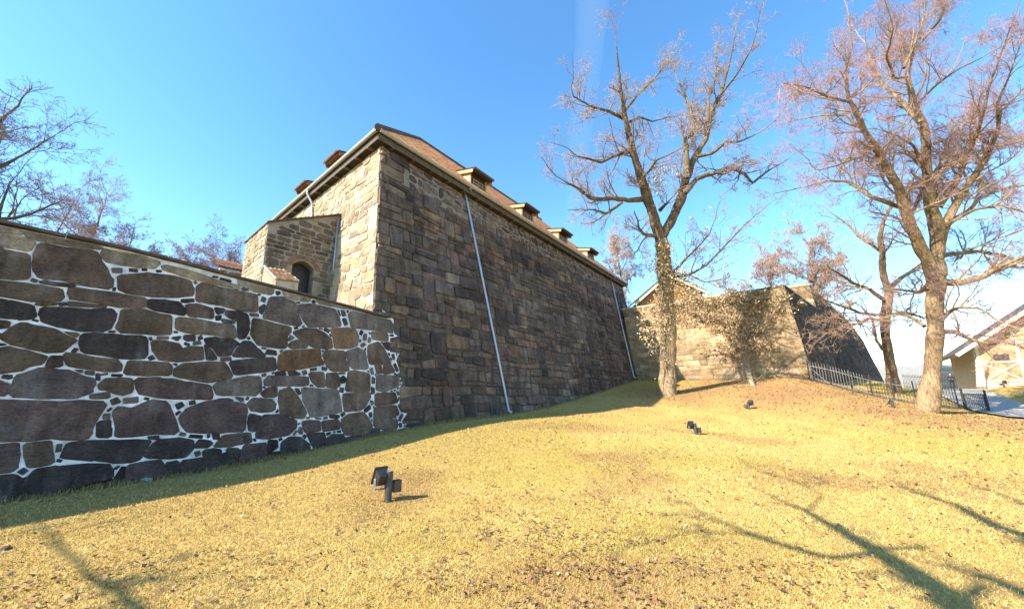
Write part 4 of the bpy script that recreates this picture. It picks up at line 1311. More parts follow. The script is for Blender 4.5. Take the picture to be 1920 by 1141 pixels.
# ---------------------------------------------------------------- floodlights on short posts
def gpoint(x, y):
    return np.array([x, y, float(ground_z(np.array(x), np.array(y)))])
def floodlight(P, label, aim, post=.42, side=1, head=True, box_=True, name='floodlight'):
    """aim: horizontal direction the lamp faces"""
    P = gpoint(P[0], P[1])
    o = thing(name, label, 'floodlight', P, 'floodlights on the lawn')
    f = unit(aim); x = np.array([f[1], -f[0], 0.0]) * side       # x: to the lamp's side of the post
    MB().tube([P - Z * .2, P + Z * post], .052, 14).put('post', 'grey_post' if 'grey_post' in MATS else mat_noise('grey_post', (.035, .034, .034), (.075, .072, .07), 14, .55, .4), o, smooth=False)
    MB().tube([P + Z * post, P + Z * (post + .006)], .049, 14).put('post_cap', 'grey_iron', o)
    # lamp: shallow tapered case tilted back, glass front, bracket
    hc_ = P + x * .115 + Z * (post - .085) + f * .05
    up = unit(Z * .88 - f * .46); fw = unit(f * .88 + Z * .46)
    r = np.cross(fw, up)
    w, h = .085, .125
    front = [hc_ + fw * .055 + r * a * w + up * b * h for a, b in ((-1, -1), (1, -1), (1, 1), (-1, 1))]
    back = [hc_ - fw * .075 + r * a * w * .62 + up * b * h * .62 for a, b in ((-1, -1), (1, -1), (1, 1), (-1, 1))]
    case = MB().hexa(back, front).put('lamp_case', 'black_paint', o)
    rim = MB()
    fr = [hc_ + fw * .062 + r * a * w * 1.04 + up * b * h * 1.04 for a, b in ((-1, -1), (1, -1), (1, 1), (-1, 1))]
    for i in range(4):
        rim.bar(fr[i], fr[(i + 1) % 4], .02, .024)
    rim.put('rim', 'black_paint', case)
    MB().prism([hc_ + fw * .057 + r * a * w * .93 + up * b * h * .93 for a, b in ((-1, -1), (1, -1), (1, 1), (-1, 1))], fw * .006).put('glass', 'lamp_glass', case)
    br_ = MB()
    lo = P + Z * (post - .24)
    for sg in (-1, 1):
        br_.bar(hc_ + r * sg * w * .95, hc_ + r * sg * w * .95 - Z * .155, .012, .03)
    br_.bar(hc_ - r * w - Z * .155, hc_ + r * w - Z * .155, .03, .012)
    br_.bar(hc_ - Z * .162, P + Z * (post - .235), .03, .02)
    br_.put('bracket', 'grey_iron', o)
    if box_:
        bc = P - x * .125 + Z * (post - .22)
        bb = MB().box(bc, x, f, Z, .11, .085, .165).put('ballast_box', 'ballast_brown' if 'ballast_brown' in MATS else mat_noise('ballast_brown', (.05, .038, .03), (.09, .07, .055), 10, .6, .4), o)
        MB().box(P - x * .06 + Z * (post - .22), x, f, Z, .03, .06, .12).put('bracket', 'black_iron', o)
    return o
toward = lambda u, v, t: at(u, v, t)
p1 = drop(727, 941); p2 = drop(1305, 814); p3 = drop(1404, 767); p4 = drop(1675, 764)
floodlight(p1, 'near black floodlight on short post at the shadow edge, lower left lawn', unit(-Nf + .25 * D), .42, -1)
floodlight(p2, 'small black floodlight alone in the middle of the sunny lawn', unit(-Nf * .8 + .9 * D), .36, -1)
floodlight(p3, 'small black twin-box floodlight below the leafy shrub at the bastion', unit(BASF.N * -1 * np.array([1, 1, 0])), .36, 1)
floodlight(p4, 'small rounded floodlight beside the big right tree trunk', unit(BASR.N * -1 * np.array([1, 1, 0])), .34, 1, box_=False)
p5 = gpoint(*at(1597, 722, 22.6)[:2])
floodlight(p5, 'dark floodlight behind the fence pickets at the curtain wall foot', unit(BASR.N * -1 * np.array([1, 1, 0])), .40, 1)
p6 = at(1882, 722, 26.5)
floodlight(p6, 'dark floodlight on the grass slope below the timber house', unit(np.array([.5, .8, 0])), .45, 1)

# ---------------------------------------------------------------- iron fence and gate
fence = thing('iron_fence', 'spiked iron fence running from the bastion corner down to the gate', 'fence', BB)
fpx = [(1518, 706, 21.9), (1560, 709, 21.4), (1600, 722, 21.0), (1650, 742, 20.6), (1720, 764, 20.0), (1800, 771, 19.6)]
fp = np.array([at(*q) for q in fpx])
cum = np.r_[0, np.cumsum(np.linalg.norm(np.diff(fp[:, :2], axis=0), axis=1))]
def fpt(k):
    x = np.interp(k, cum, fp[:, 0]); y = np.interp(k, cum, fp[:, 1])
    return np.array([x, y, float(ground_z(np.array(x), np.array(y)))])
FLEN = cum[-1]
PH = 1.08
n = int(FLEN / .125)
tip = MB().tube([Z * .0, Z * (PH - .12), Z * (PH - .10), Z * PH], [.012, .012, .017, .002], 5).mesh('picket')
tip.materials.append(MATS['black_iron'])
tipg = tip.copy(); tipg.materials.clear(); tipg.materials.append(MATS['grey_iron'])
for k in range(n):
    p = fpt(k * FLEN / (n - 1)) + Z * .06
    o = bpy.data.objects.new('picket', tipg if k < n * .38 else tip)
    COL.objects.link(o); o.parent = fence
    o.location = p - np.array(fence.location)
for h in (.16, .88):
    mb = MB()
    ks = np.linspace(0, FLEN, 26)
    for a, b in zip(ks[:-1], ks[1:]):
        mb.bar(fpt(a) + Z * (h + .0), fpt(b) + Z * h, .022, .035)
    mb.put('rail', 'grey_iron', fence)
for k in np.linspace(0, FLEN, 8):
    p = fpt(k)
    MB().tube([p - Z * .3, p + Z * 1.15, p + Z * 1.22], [.03, .03, .008], 8).put('post', 'black_iron', fence)
MB().bar(fpt(0) + Z * .86, fpt(.75) + Z * .14, .03).put('brace', 'grey_iron', fence)
mb = MB()
ks = np.linspace(0, FLEN, 26)
for a, b in zip(ks[:-1], ks[1:]):
    mb.bar(fpt(a) - Z * .03, fpt(b) - Z * .03, .18, .16)
mb.put('kerb', 'slate', fence)
ga, gb = gpoint(*at(1812, 772, 19.4)[:2]), gpoint(*at(1857, 776, 18.9)[:2])
gate = thing('iron_gate', 'narrow black iron gate with diagonal brace at the path end of fence', 'gate', ga)
for p in (ga, gb):
    q = MB().tube([p - Z * .3, p + Z * 1.02], .045, 10).put('post', 'black_iron', gate)
    MB().tube([p + Z * 1.02, p + Z * 1.07, p + Z * 1.12], [.058, .052, .01], 10).put('finial', 'black_iron', q)
zg = .5 * (ga[2] + gb[2])
g_ = lambda k, z: np.array([*(ga * (1 - k) + gb * k)[:2], zg + z])
fr = MB()
for z in (.06, .84): fr.bar(g_(.06, z), g_(.94, z), .03, .045)
for k in (.06, .94): fr.bar(g_(k, .04), g_(k, .86), .04)
fr.put('gate_frame', 'black_iron', gate)
MB().bar(g_(.07, .82), g_(.93, .08), .03).put('brace', 'black_iron', gate)
MB().bar(g_(.07, .66), g_(.93, .66), .02, .03).put('rail', 'black_iron', gate)
for k in np.linspace(.12, .88, 11):
    MB().tube([g_(k, .05), g_(k, .90), g_(k, .97)], [.010, .010, .002], 5).put('picket', 'black_iron', gate)
# far railing with street edge, beyond the path
far = thing('iron_fence', 'low dark railing across the far side of the path behind the big trunk', 'fence', gpoint(*at(1770, 738, 28)[:2]))
fa, fb = at(1700, 740, 27), at(1800, 746, 25)
for k in np.linspace(0, 1, 34):
    p = gpoint(*(fa * (1 - k) + fb * k)[:2])
    o = bpy.data.objects.new('picket', tip); COL.objects.link(o); o.parent = far
    o.location = p - np.array(far.location)
mb = MB()
for a, b in zip(np.linspace(0, 1, 12)[:-1], np.linspace(0, 1, 12)[1:]):
    for h in (.15, .9):
        mb.bar(gpoint(*(fa * (1 - a) + fb * a)[:2]) + Z * h, gpoint(*(fa * (1 - b) + fb * b)[:2]) + Z * h, .02, .03)
mb.put('rail', 'black_iron', far)

# ---------------------------------------------------------------- the person on the path
def person(P, label, face):
    f = unit(face); r = np.array([f[1], -f[0], 0.0])
    pts = {}
    def J(name, x, y, z, rx, ry=None, ): pts[name] = (P + r * x + f * y + Z * z, rx, ry or rx)
    J('pelvis', 0, 0, .95, .165, .12); J('waist', 0, 0, 1.10, .15, .11); J('chest', 0, 0, 1.30, .185, .125); J('neck0', 0, 0, 1.46, .075); J('neck', 0, .01, 1.53, .055)
    J('head', 0, .03, 1.62, .078, .09); J('head2', 0, .025, 1.70, .083, .098); J('crown', 0, .02, 1.77, .05, .06)
    for sg, nm in ((-1, 'l'), (1, 'r')):
        J(nm + 'hip', sg * .095, 0, .90, .095); J(nm + 'knee', sg * .11, .03 * sg, .50, .062); J(nm + 'ankle', sg * .12, .02 * sg, .09, .045); J(nm + 'toe', sg * .14, .02 * sg + .15, .035, .035)
        J(nm + 'sho', sg * .19, 0, 1.40, .075); J(nm + 'elb', sg * .27, -.02, 1.13, .052); J(nm + 'wri', sg * .14, .20, 1.10, .036); J(nm + 'hand', sg * .08, .26, 1.11, .034)
    E = [('pelvis', 'waist'), ('waist', 'chest'), ('chest', 'neck0'), ('neck0', 'neck'), ('neck', 'head'), ('head', 'head2'), ('head2', 'crown')]
    for nm in 'lr':
        E += [('pelvis', nm + 'hip'), (nm + 'hip', nm + 'knee'), (nm + 'knee', nm + 'ankle'), (nm + 'ankle', nm + 'toe'), ('chest', nm + 'sho'), (nm + 'sho', nm + 'elb'), (nm + 'elb', nm + 'wri'), (nm + 'wri', nm + 'hand')]
    names = list(pts); idx = {n_: i for i, n_ in enumerate(names)}
    me = bpy.data.meshes.new('skeleton')
    me.from_pydata([tuple(pts[n_][0] - P) for n_ in names], [(idx[a], idx[b]) for a, b in E], [])
    ob = bpy.data.objects.new('person_src', me); COL.objects.link(ob)
    md = ob.modifiers.new('skin', 'SKIN'); md.use_smooth_shade = True
    ss = ob.modifiers.new('sub', 'SUBSURF'); ss.levels = 2; ss.render_levels = 2
    for i, n_ in enumerate(names):
        sv = me.skin_vertices[0].data[i]; sv.radius = (pts[n_][1], pts[n_][2]); sv.use_root = (n_ == 'pelvis')
    dg = bpy.context.evaluated_depsgraph_get()
    out = bpy.data.meshes.new_from_object(ob.evaluated_get(dg))
    bpy.data.objects.remove(ob, do_unlink=True)
    co = np.zeros(len(out.vertices) * 3); out.vertices.foreach_get('co', co); co = co.reshape(-1, 3)
    cols = np.tile((.022, .026, .045), (len(co), 1))
    cols[co[:, 2] < .93] = (.025, .026, .032); cols[co[:, 2] < .10] = (.02, .018, .016)
    cols[co[:, 2] > 1.50] = (.50, .33, .25)
    hd = (co @ r) * 0 + np.abs(co @ r)
    cols[(co[:, 2] < 1.16) & (co[:, 2] > 1.05) & ((co @ f) > .21)] = (.50, .33, .25)
    a = out.color_attributes.new('Col', 'FLOAT_COLOR', 'POINT'); c4 = np.ones((len(co), 4)); c4[:, :3] = cols
    a.data.foreach_set('color', c4.ravel())
    out.materials.clear(); out.materials.append(MATS['plain'])
    o = thing('person', label, 'person', P)
    b = bpy.data.objects.new('body', out); COL.objects.link(b); b.parent = o
    hair = MB().tube([P + f * -.01 + Z * 1.64, P + f * -.005 + Z * 1.71, P + Z * 1.775, P + f * .005 + Z * 1.80], [.085, .098, .078, .02], 12).put('hair', 'dark_wood', o, smooth=True)
    # face: nose and brow line
    MB().add([P + f * .118 + Z * 1.66, P + f * .118 + Z * 1.62 + r * .018, P + f * .118 + Z * 1.62 - r * .018, P + f * .148 + Z * 1.625], [(0, 1, 3), (1, 2, 3), (2, 0, 3), (0, 2, 1)]).put('nose', 'plain', o, col=(.5, .33, .25))
    return o
pp = gpoint(*at(1788, 730, 43.5)[:2])
pp = at(1788, 729.5, 43.5); pp[2] = float(ground_z(np.array(pp[0]), np.array(pp[1]))) + .09
person(pp, 'person in dark jacket and trousers standing on the path, hands held in front', -unit(pp * np.array([1, 1, 0])))
# ---------------------------------------------------------------- bare trees
class Twigs:
    """batches of tapering tubes, built with array operations"""
    def __init__(self):
        self.V = []; self.F = []; self.K = []; self.n = 0
    def add(self, pts, rad, sides, col):
        """pts (M,n,3), rad (M,n), col (M,3) or (3,)"""
        pts = np.asarray(pts, float); rad = np.asarray(rad, float)
        M, n, _ = pts.shape
        if M == 0: return
        tan = np.gradient(pts, axis=1)
        tan /= np.linalg.norm(tan, axis=2, keepdims=True) + 1e-9
        ref = np.where(np.abs(tan[:, :1, 2:3]) > .7, np.array([1.0, 0, 0]), Z)
        x = np.zeros_like(tan)
        x0 = np.cross(tan[:, 0], ref[:, 0]); x[:, 0] = x0 / (np.linalg.norm(x0, axis=1, keepdims=True) + 1e-9)
        for k in range(1, n):        # carry the ring along without twisting
            q = x[:, k - 1] - (x[:, k - 1] * tan[:, k]).sum(1, keepdims=True) * tan[:, k]
            x[:, k] = q / (np.linalg.norm(q, axis=1, keepdims=True) + 1e-9)
        y = np.cross(tan, x)
        a = np.arange(sides) * 2 * math.pi / sides
        ring = pts[:, :, None] + rad[:, :, None, None] * (np.cos(a)[:, None] * x[:, :, None] + np.sin(a)[:, None] * y[:, :, None])
        if sides >= 9:
            ctr = pts[:, :, None]
            rel = ring - ctr
            lump = fbm(ring[..., 0] * 2.2 + ring[..., 1] * 1.7, ring[..., 2] * 1.5 + ring[..., 1], 17, 3)
            ring = ctr + rel * (0.82 + 0.36 * lump)[..., None]
        V = ring.reshape(-1, 3)
        I = np.arange(M * n * sides).reshape(M, n, sides)
        J = np.roll(I, -1, axis=2)
        F = np.stack([I[:, :-1], J[:, :-1], J[:, 1:], I[:, 1:]], -1).reshape(-1, 4) + self.n
        c = np.broadcast_to(np.asarray(col, float).reshape(-1, 1, 3), (M, n * sides, 3)).reshape(-1, 3)
        self.V.append(V); self.F.append(F); self.K.append(c); self.n += len(V)
    def put(self, name, mat, parent, kind=None):
        me = mesh_fast(name, np.vstack(self.V), np.vstack(self.F), np.vstack(self.K), True)
        return put(name, me, mat, parent, kind)

def norm(a):
    return a / (np.linalg.norm(a, axis=-1, keepdims=True) + 1e-9)

def shoots(R, start, dirs, length, rad, nseg, wob, trop, tip=.35):
    M = len(start)
    pts = np.zeros((M, nseg + 1, 3)); pts[:, 0] = start
    d = norm(dirs)
    dd = np.zeros((M, nseg + 1, 3)); dd[:, 0] = d
    for k in range(nseg):
        d = norm(d + R.normal(0, wob, (M, 3)) + np.array([0, 0, trop]))
        pts[:, k + 1] = pts[:, k] + d * (length / nseg)[:, None]
        dd[:, k + 1] = d
    r = rad[:, None] * np.linspace(1, tip, nseg + 1)[None]
    return pts, dd, r

def children(R, pts, dd, length, rad, per, lo, ang, lr, rr, rmin):
    M, n, _ = pts.shape
    k = per
    par = np.repeat(np.arange(M), k)
    t = R.uniform(lo, 1.0, M * k)
    f = t * (n - 1); i = np.minimum(f.astype(int), n - 2); w = (f - i)[:, None]
    st = pts[par, i] * (1 - w) + pts[par, i + 1] * w
    d = norm(dd[par, i + 1])
    rv = norm(R.normal(0, 1, (M * k, 3)))
    perp = norm(rv - (rv * d).sum(1, keepdims=True) * d)
    a = R.uniform(ang[0], ang[1], M * k)[:, None]
    nd = d * np.cos(a) + perp * np.sin(a)
    L_ = length[par] * R.uniform(lr[0], lr[1], M * k) * (1.12 - .55 * t)
    r_ = np.maximum(rad[par] * rr * (1.1 - .5 * t), rmin)
    return st, nd, L_, r_

def resample(P, step):
    P = np.asarray(P, float)
    seg = np.linalg.norm(np.diff(P[:, :3], axis=0), axis=1)
    cum = np.r_[0, np.cumsum(seg)]
    n = max(int(cum[-1] / step), 3)
    q = np.linspace(0, cum[-1], n + 1)
    return np.stack([np.interp(q, cum, P[:, k]) for k in range(P.shape[1])], 1), cum[-1]

def build_tree(name, label, base, limbs, seed, barkcol, twigcol, group=None, spawn=2.2, lens=(1.2, 2.6), per=(7, 6, 3), trop=.06, rmin=.007, wob=.16, tipcol=None, lo0=.3, cat='tree', twang=(.5, 1.15), spawn_from=1, trunk_k=1.0):
    """limbs: list of (n,4) arrays x,y,z,r; the first is the trunk. Side shoots are grown from every limb"""
    R = np.random.default_rng(seed)
    tree = thing(name, label, cat, base, group)
    trunk = Twigs(); tw = Twigs()
    starts, dirs, lns, rds = [], [], [], []
    for li, Lm in enumerate(limbs):
        P, ln = resample(Lm, .22 if Lm[0, 3] > .05 else .16)
        n = len(P)
        jit = np.cumsum(R.normal(0, .012, (n, 3)), axis=0); jit -= np.linspace(0, 1, n)[:, None] * jit[-1]
        amp = np.minimum(P[:, 3:4] * 6, 1.0)
        Q = P[:, :3] + jit * (.4 + amp) * (0.3 if li == 0 else 1)
        rad = P[:, 3] * (1 + .10 * (2 * noise2(np.arange(n) * .6, np.full(n, li * 7.3), seed) - 1))
        sides = 18 if P[0, 3] > .25 else (9 if P[0, 3] > .08 else 6)
        bc = np.array(barkcol)
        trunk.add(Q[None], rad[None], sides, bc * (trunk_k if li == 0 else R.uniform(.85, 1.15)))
        if li >= spawn_from:
            m = max(int(ln * spawn * (1 if li else .4)), 3)
            t = R.uniform(lo0 if li else .55, 1.0, m)
            i = np.minimum((t * (n - 1)).astype(int), n - 2)
            d = norm(Q[i + 1] - Q[i])
            rv = norm(R.normal(0, 1, (m, 3)))
            perp = norm(rv - (rv * d).sum(1, keepdims=True) * d)
            a = R.uniform(.5, 1.2, m)[:, None]
            starts.append(Q[i]); dirs.append(d * np.cos(a) + perp * np.sin(a) + np.array([0, 0, .15]))
            lns.append(R.uniform(lens[0], lens[1], m) * (1.15 - .5 * t))
            rds.append(np.clip(rad[i] * .45, .014, .05))
            # leader continuing the limb
            starts.append(Q[-1:]); dirs.append(norm(Q[-1:] - Q[-3:-2])); lns.append(np.array([lens[1] * .9])); rds.append(np.array([max(rad[-1] * .9, .014)]))
    st, d, ln, rd = np.vstack(starts), np.vstack(dirs), np.concatenate(lns), np.concatenate(rds)
    tc = np.array(twigcol); bc = np.array(barkcol)
    tipc = np.array(tipcol) if tipcol is not None else tc
    lv = len(per)
    tips = []
    for k in range(lv + 1):
        pts, dd, r = shoots(R, st, d, ln, rd, 6 if k == 0 else (5 if k == 1 else 3), wob if k < 2 else wob * 1.1, trop)
        f = k / max(lv, 1)
        col = (bc * (1 - f) + tc * f) if k < lv else tipc
        cv = col[None] * R.uniform(.8, 1.2, (len(st), 1))
        tw.add(pts, r, 5 if k == 0 else (4 if k == 1 else 3), cv)
        if k == lv:
            tips = pts
            break
        st, d, ln, rd = children(R, pts, dd, ln, rd, per[k], .18, twang, (.42, .72), .52, rmin)
        # each shoot's end also carries on
    trunk.put('trunk', 'bark', tree)
    tw.put('crown', 'twig', tree)
    return tree, tips, pts

def limb_px(pts, t, dt=0.0, seed=0, bow=0.0):
    """pts: (u, v, r_px) along a limb. Depth leaves t and drifts by dt towards the end"""
    n = len(pts)
    out = []
    for k, (u, v, r) in enumerate(pts):
        q = k / max(n - 1, 1)
        tt = t + dt * q ** 1.2
        p = at(u, v, tt)
        out.append([*p, r * tt / FPX / math.sqrt(1 + ((u - 960) / FPX) ** 2)])
    return np.array(out)
def Zm(pts, ox, oy, k):
    return [(ox + x / k, oy + y / k, r) for x, y, r in pts]

# ---- the tree standing in the middle of the picture
T1 = 21.5
z8 = lambda *p: Zm(p, 1000, 20, 2.1125)
trunk1 = [(1251, 745, 21), (1251, 730, 18), (1251, 700, 15.5), (1254, 660, 14.5), (1253, 620, 15), (1251, 580, 14.5), (1249, 540, 14), (1246, 505, 14), (1243, 475, 13.5), (1240, 448, 13)]
limbs1 = [limb_px(trunk1, T1)]
limbs1[0][0, 2] -= .25
def L1(dt, *p, t=T1, ): limbs1.append(limb_px(z8(*p), t, dt))
L1(-1.5, (503, 905, 10.5), (470, 800, 10), (435, 690, 8), (410, 600, 7), (385, 500, 6), (370, 430, 5), (358, 370, 3.8), (345, 290, 2.8), (335, 200, 1.8), (330, 140, 1.0))
L1(1.8, (507, 905, 10), (545, 840, 9.5), (590, 745, 9), (605, 665, 8), (640, 585, 6.5), (685, 500, 5.2), (705, 405, 4.4), (745, 325, 3.2), (775, 220, 2.2), (795, 110, 1.2))
L1(3.0, (606, 665, 6), (606, 590, 5.5), (600, 510, 4.5), (655, 462, 3.8), (628, 420, 3.2), (603, 340, 2.5), (570, 270, 1.5))
L1(-3.5, (440, 745, 5.5), (380, 752, 4.8), (320, 742, 4.3), (230, 747, 3.2), (180, 705, 2.5), (130, 680, 1.5))
L1(-2.0, (350, 760, 3), (290, 803, 2.6), (238, 788, 1.8))
L1(-3.0, (392, 558, 4.2), (345, 565, 3.6), (270, 602, 2.6), (190, 580, 1.5))
L1(-4.0, (365, 430, 3.6), (300, 400, 2.8), (230, 380, 2), (160, 340, 1.2))
L1(2.0, (364, 395, 3.2), (410, 335, 2.6), (470, 280, 2), (545, 190, 1.1))
L1(1.5, (385, 440, 2.8), (420, 420, 2.2), (470, 440, 1.5), (540, 420, 1))
L1(3.5, (598, 725, 6), (650, 662, 5), (720, 640, 4.3), (785, 622, 3.8), (835, 645, 3.2), (868, 682, 2.6), (920, 640, 2), (970, 610, 1.2))
L1(-2.5, (648, 578, 4), (710, 565, 3.6), (765, 518, 3), (812, 520, 2.3), (880, 490, 1.3))
L1(2.5, (690, 440, 3), (690, 350, 2.4), (720, 260, 1.8), (720, 170, 1.1))
L1(-2.0, (742, 330, 2.6), (800, 260, 2), (860, 160, 1.2))
L1(-1.0, (490, 892, 4.5), (460, 888, 4), (436, 884, 3))
L1(-1.0, (500, 790, 4), (520, 770, 3.2), (535, 755, 2))
L1(-3.0, (470, 760, 4), (440, 660, 3), (490, 590, 2), (560, 560, 1.2))
L1(-2.0, (545, 1055, 3.4), (620, 1045, 2.8), (690, 1005, 2.3), (770, 920, 1.8), (850, 835, 1.1))
L1(-3.0, (550, 1045, 3), (600, 985, 2.2), (660, 930, 1.6), (700, 880, 1))
L1(-1.5, (620, 1045, 2), (680, 1075, 1.6), (760, 1060, 1))
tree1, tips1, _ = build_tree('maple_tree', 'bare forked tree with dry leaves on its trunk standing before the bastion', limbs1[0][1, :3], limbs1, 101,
                      (.20, .148, .098), (.40, .30, .24), trunk_k=2.0, spawn=2.2, lens=(.8, 2.3), per=(5, 5, 3), trop=.05, rmin=.008, lo0=.22, tipcol=(.38, .29, .27))  # limb bark darkened in colour for its shaded side, trunk kept lighter

# ---- the big tree on the right
T2 = 17.0
z1 = lambda *p: Zm(p, 1420, 0, 2.038)
trunk2 = [(1738, 785, 30), (1738, 768, 26), (1741, 735, 21.5), (1747, 700, 19), (1752, 660, 18.5), (1754, 620, 17.5), (1753, 580, 18), (1754, 540, 18.5), (1756, 515, 18)]
limbs2 = [limb_px(trunk2, T2)]
def L2(dt, *p): limbs2.append(limb_px(z1(*p), T2, dt))
L2(0.6, (688, 1050, 18), (690, 960, 16.5), (688, 900, 15), (665, 780, 13), (642, 660, 11), (628, 500, 9), (595, 390, 7), (572, 285, 5), (605, 180, 3.6), (700, 80, 2.4), (740, -40, 1.2))
L2(-1.5, (684, 1110, 13), (655, 1020, 14.5), (610, 920, 14), (558, 805, 12), (532, 705, 10), (470, 600, 8.5), (420, 520, 7), (382, 430, 5.5), (350, 370, 4.2), (335, 280, 3), (362, 170, 2), (350, 60, 1))
L2(2.5, (545, 790, 6), (445, 752, 5), (390, 720, 4), (345, 690, 3.4), (270, 690, 2.6), (190, 712, 1.5))
L2(-2.5, (440, 560, 4.5), (400, 600, 3.4), (330, 620, 2.6), (240, 650, 1.4))
L2(2.5, (405, 500, 4), (340, 440, 3.2), (250, 440, 2.2), (140, 460, 1.2))
L2(-3.0, (350, 390, 3.8), (270, 370, 2.8), (180, 330, 2), (100, 320, 1))
L2(3.0, (620, 470, 5.5), (540, 380, 4.2), (475, 318, 3.4), (440, 250, 2.6), (410, 160, 1.6))
L2(-2.5, (572, 295, 4.2), (520, 300, 3), (490, 220, 2.4), (520, 110, 1.5))
L2(2.0, (560, 260, 4), (600, 170, 3), (640, 60, 2), (660, -60, 1.2))
L2(-2.5, (702, 900, 11), (760, 785, 9.5), (830, 690, 8), (892, 600, 6.5), (930, 490, 5), (920, 400, 3.8), (960, 300, 2.6), (1000, 180, 1.5))
L2(2.8, (655, 690, 7), (700, 640, 6.2), (770, 600, 5.5), (900, 560, 4.5), (1019, 535, 3.6), (1120, 490, 2.4))
L2(-3.0, (690, 790, 8), (760, 680, 7), (805, 580, 6), (835, 510, 5), (862, 410, 4), (890, 300, 3), (940, 180, 2), (985, 60, 1))
L2(2.5, (692, 870, 6), (740, 838, 5.6), (800, 800, 5), (860, 740, 4.4), (930, 720, 3.8), (1060, 700, 2.6), (1150, 640, 1.6))
L2(-2.5, (692, 885, 5), (750, 846, 4.7), (830, 800, 4.2), (930, 785, 3.6), (1020, 810, 2.8), (1120, 800, 1.6))
L2(-2.0, (700, 1080, 10), (780, 1082, 8.5), (860, 1062, 7.5), (920, 1020, 6), (1010, 985, 4.6), (1110, 930, 3))
L2(2.0, (695, 985, 6), (740, 968, 5.4), (830, 958, 4.6), (930, 972, 3.6), (1030, 1010, 2.4))
L2(2.0, (645, 560, 4.5), (720, 530, 3.6), (820, 455, 2.8), (900, 400, 1.8))
L2(-2.5, (610, 400, 4), (680, 330, 3.2), (760, 270, 2.4), (860, 220, 1.4))
L2(-1.5, (635, 640, 4.2), (600, 560, 3), (540, 520, 2), (480, 500, 1.2))
L2(2.0, (585, 820, 5), (620, 750, 4), (640, 700, 3))
limbs2.append(limb_px([(1766, 602, 6), (1785, 582, 5), (1800, 576, 4), (1835, 578, 3), (1870, 600, 2)], T2, -2.5))
limbs2.append(limb_px([(1762, 622, 7), (1790, 622, 6), (1815, 634, 5), (1850, 645, 4.4), (1885, 640, 3.6), (1930, 655, 2.4)], T2, -3))
limbs2.append(limb_px([(1740, 538, 8), (1722, 550, 5), (1700, 546, 3.5), (1650, 540, 2)], T2, 2.5))
limbs2.append(limb_px([(1733, 612, 5), (1710, 596, 4), (1685, 588, 3), (1640, 600, 1.6)], T2, 2.5))
tree2, tips2, _ = build_tree('maple_tree', 'great spreading bare tree with thick pale trunk at the right of the lawn', limbs2[0][1, :3], limbs2, 202,
                      (.30, .215, .135), (.36, .23, .18), spawn=3.0, lens=(.9, 2.5), per=(6, 6, 4), trop=.04, rmin=.0048, tipcol=(.38, .235, .26), lo0=.18, trunk_k=1.25)

# ---- slimmer tree behind the fence
T3 = 24.5
z7 = lambda *p: Zm(p, 1600, 500, 3.566)
limbs3 = [limb_px(z7((285, 870, 22), (275, 830, 16), (255, 740, 12), (242, 650, 11), (228, 560, 10.5), (208, 450, 10), (208, 350, 10.5), (225, 240, 10), (245, 150, 9)), T3)]
def L3(dt, *p): limbs3.append(limb_px(p, T3, dt))
L3(-1, (1668, 545, 9), (1658, 515, 8), (1652, 480, 7), (1648, 445, 6), (1655, 415, 4.6), (1672, 385, 3.4), (1690, 340, 2))
L3(2, (1670, 540, 7), (1690, 520, 5), (1715, 505, 4), (1740, 480, 2.4))
L3(-3, (1655, 560, 5.5), (1630, 540, 4), (1600, 530, 3), (1560, 505, 2))
L3(-4, (1652, 590, 5), (1620, 588, 3.6), (1580, 575, 2.6), (1540, 560, 1.5))
L3(3, (1650, 470, 4), (1620, 450, 3), (1590, 420, 2.2), (1560, 400, 1.2))
L3(2, (1672, 590, 4.5), (1700, 585, 3.5), (1730, 595, 2.4))
L3(-5, (1660, 600, 4.2), (1630, 595, 3.4), (1610, 605, 3), (1580, 612, 2.6), (1550, 618, 2), (1535, 625, 1.2))
L3(-2, (1655, 655, 4.2), (1642, 640, 3.2), (1635, 600, 2.4), (1615, 575, 1.4))
tree3, tips3, _ = build_tree('maple_tree', 'slim crooked bare tree standing behind the iron fence', limbs3[0][1, :3], limbs3, 303, (.25, .175, .115), (.36, .25, .17), spawn=2.0, lens=(1.0, 2.4), per=(4, 4, 3), trop=.03, rmin=.007, tipcol=(.44, .28, .19))

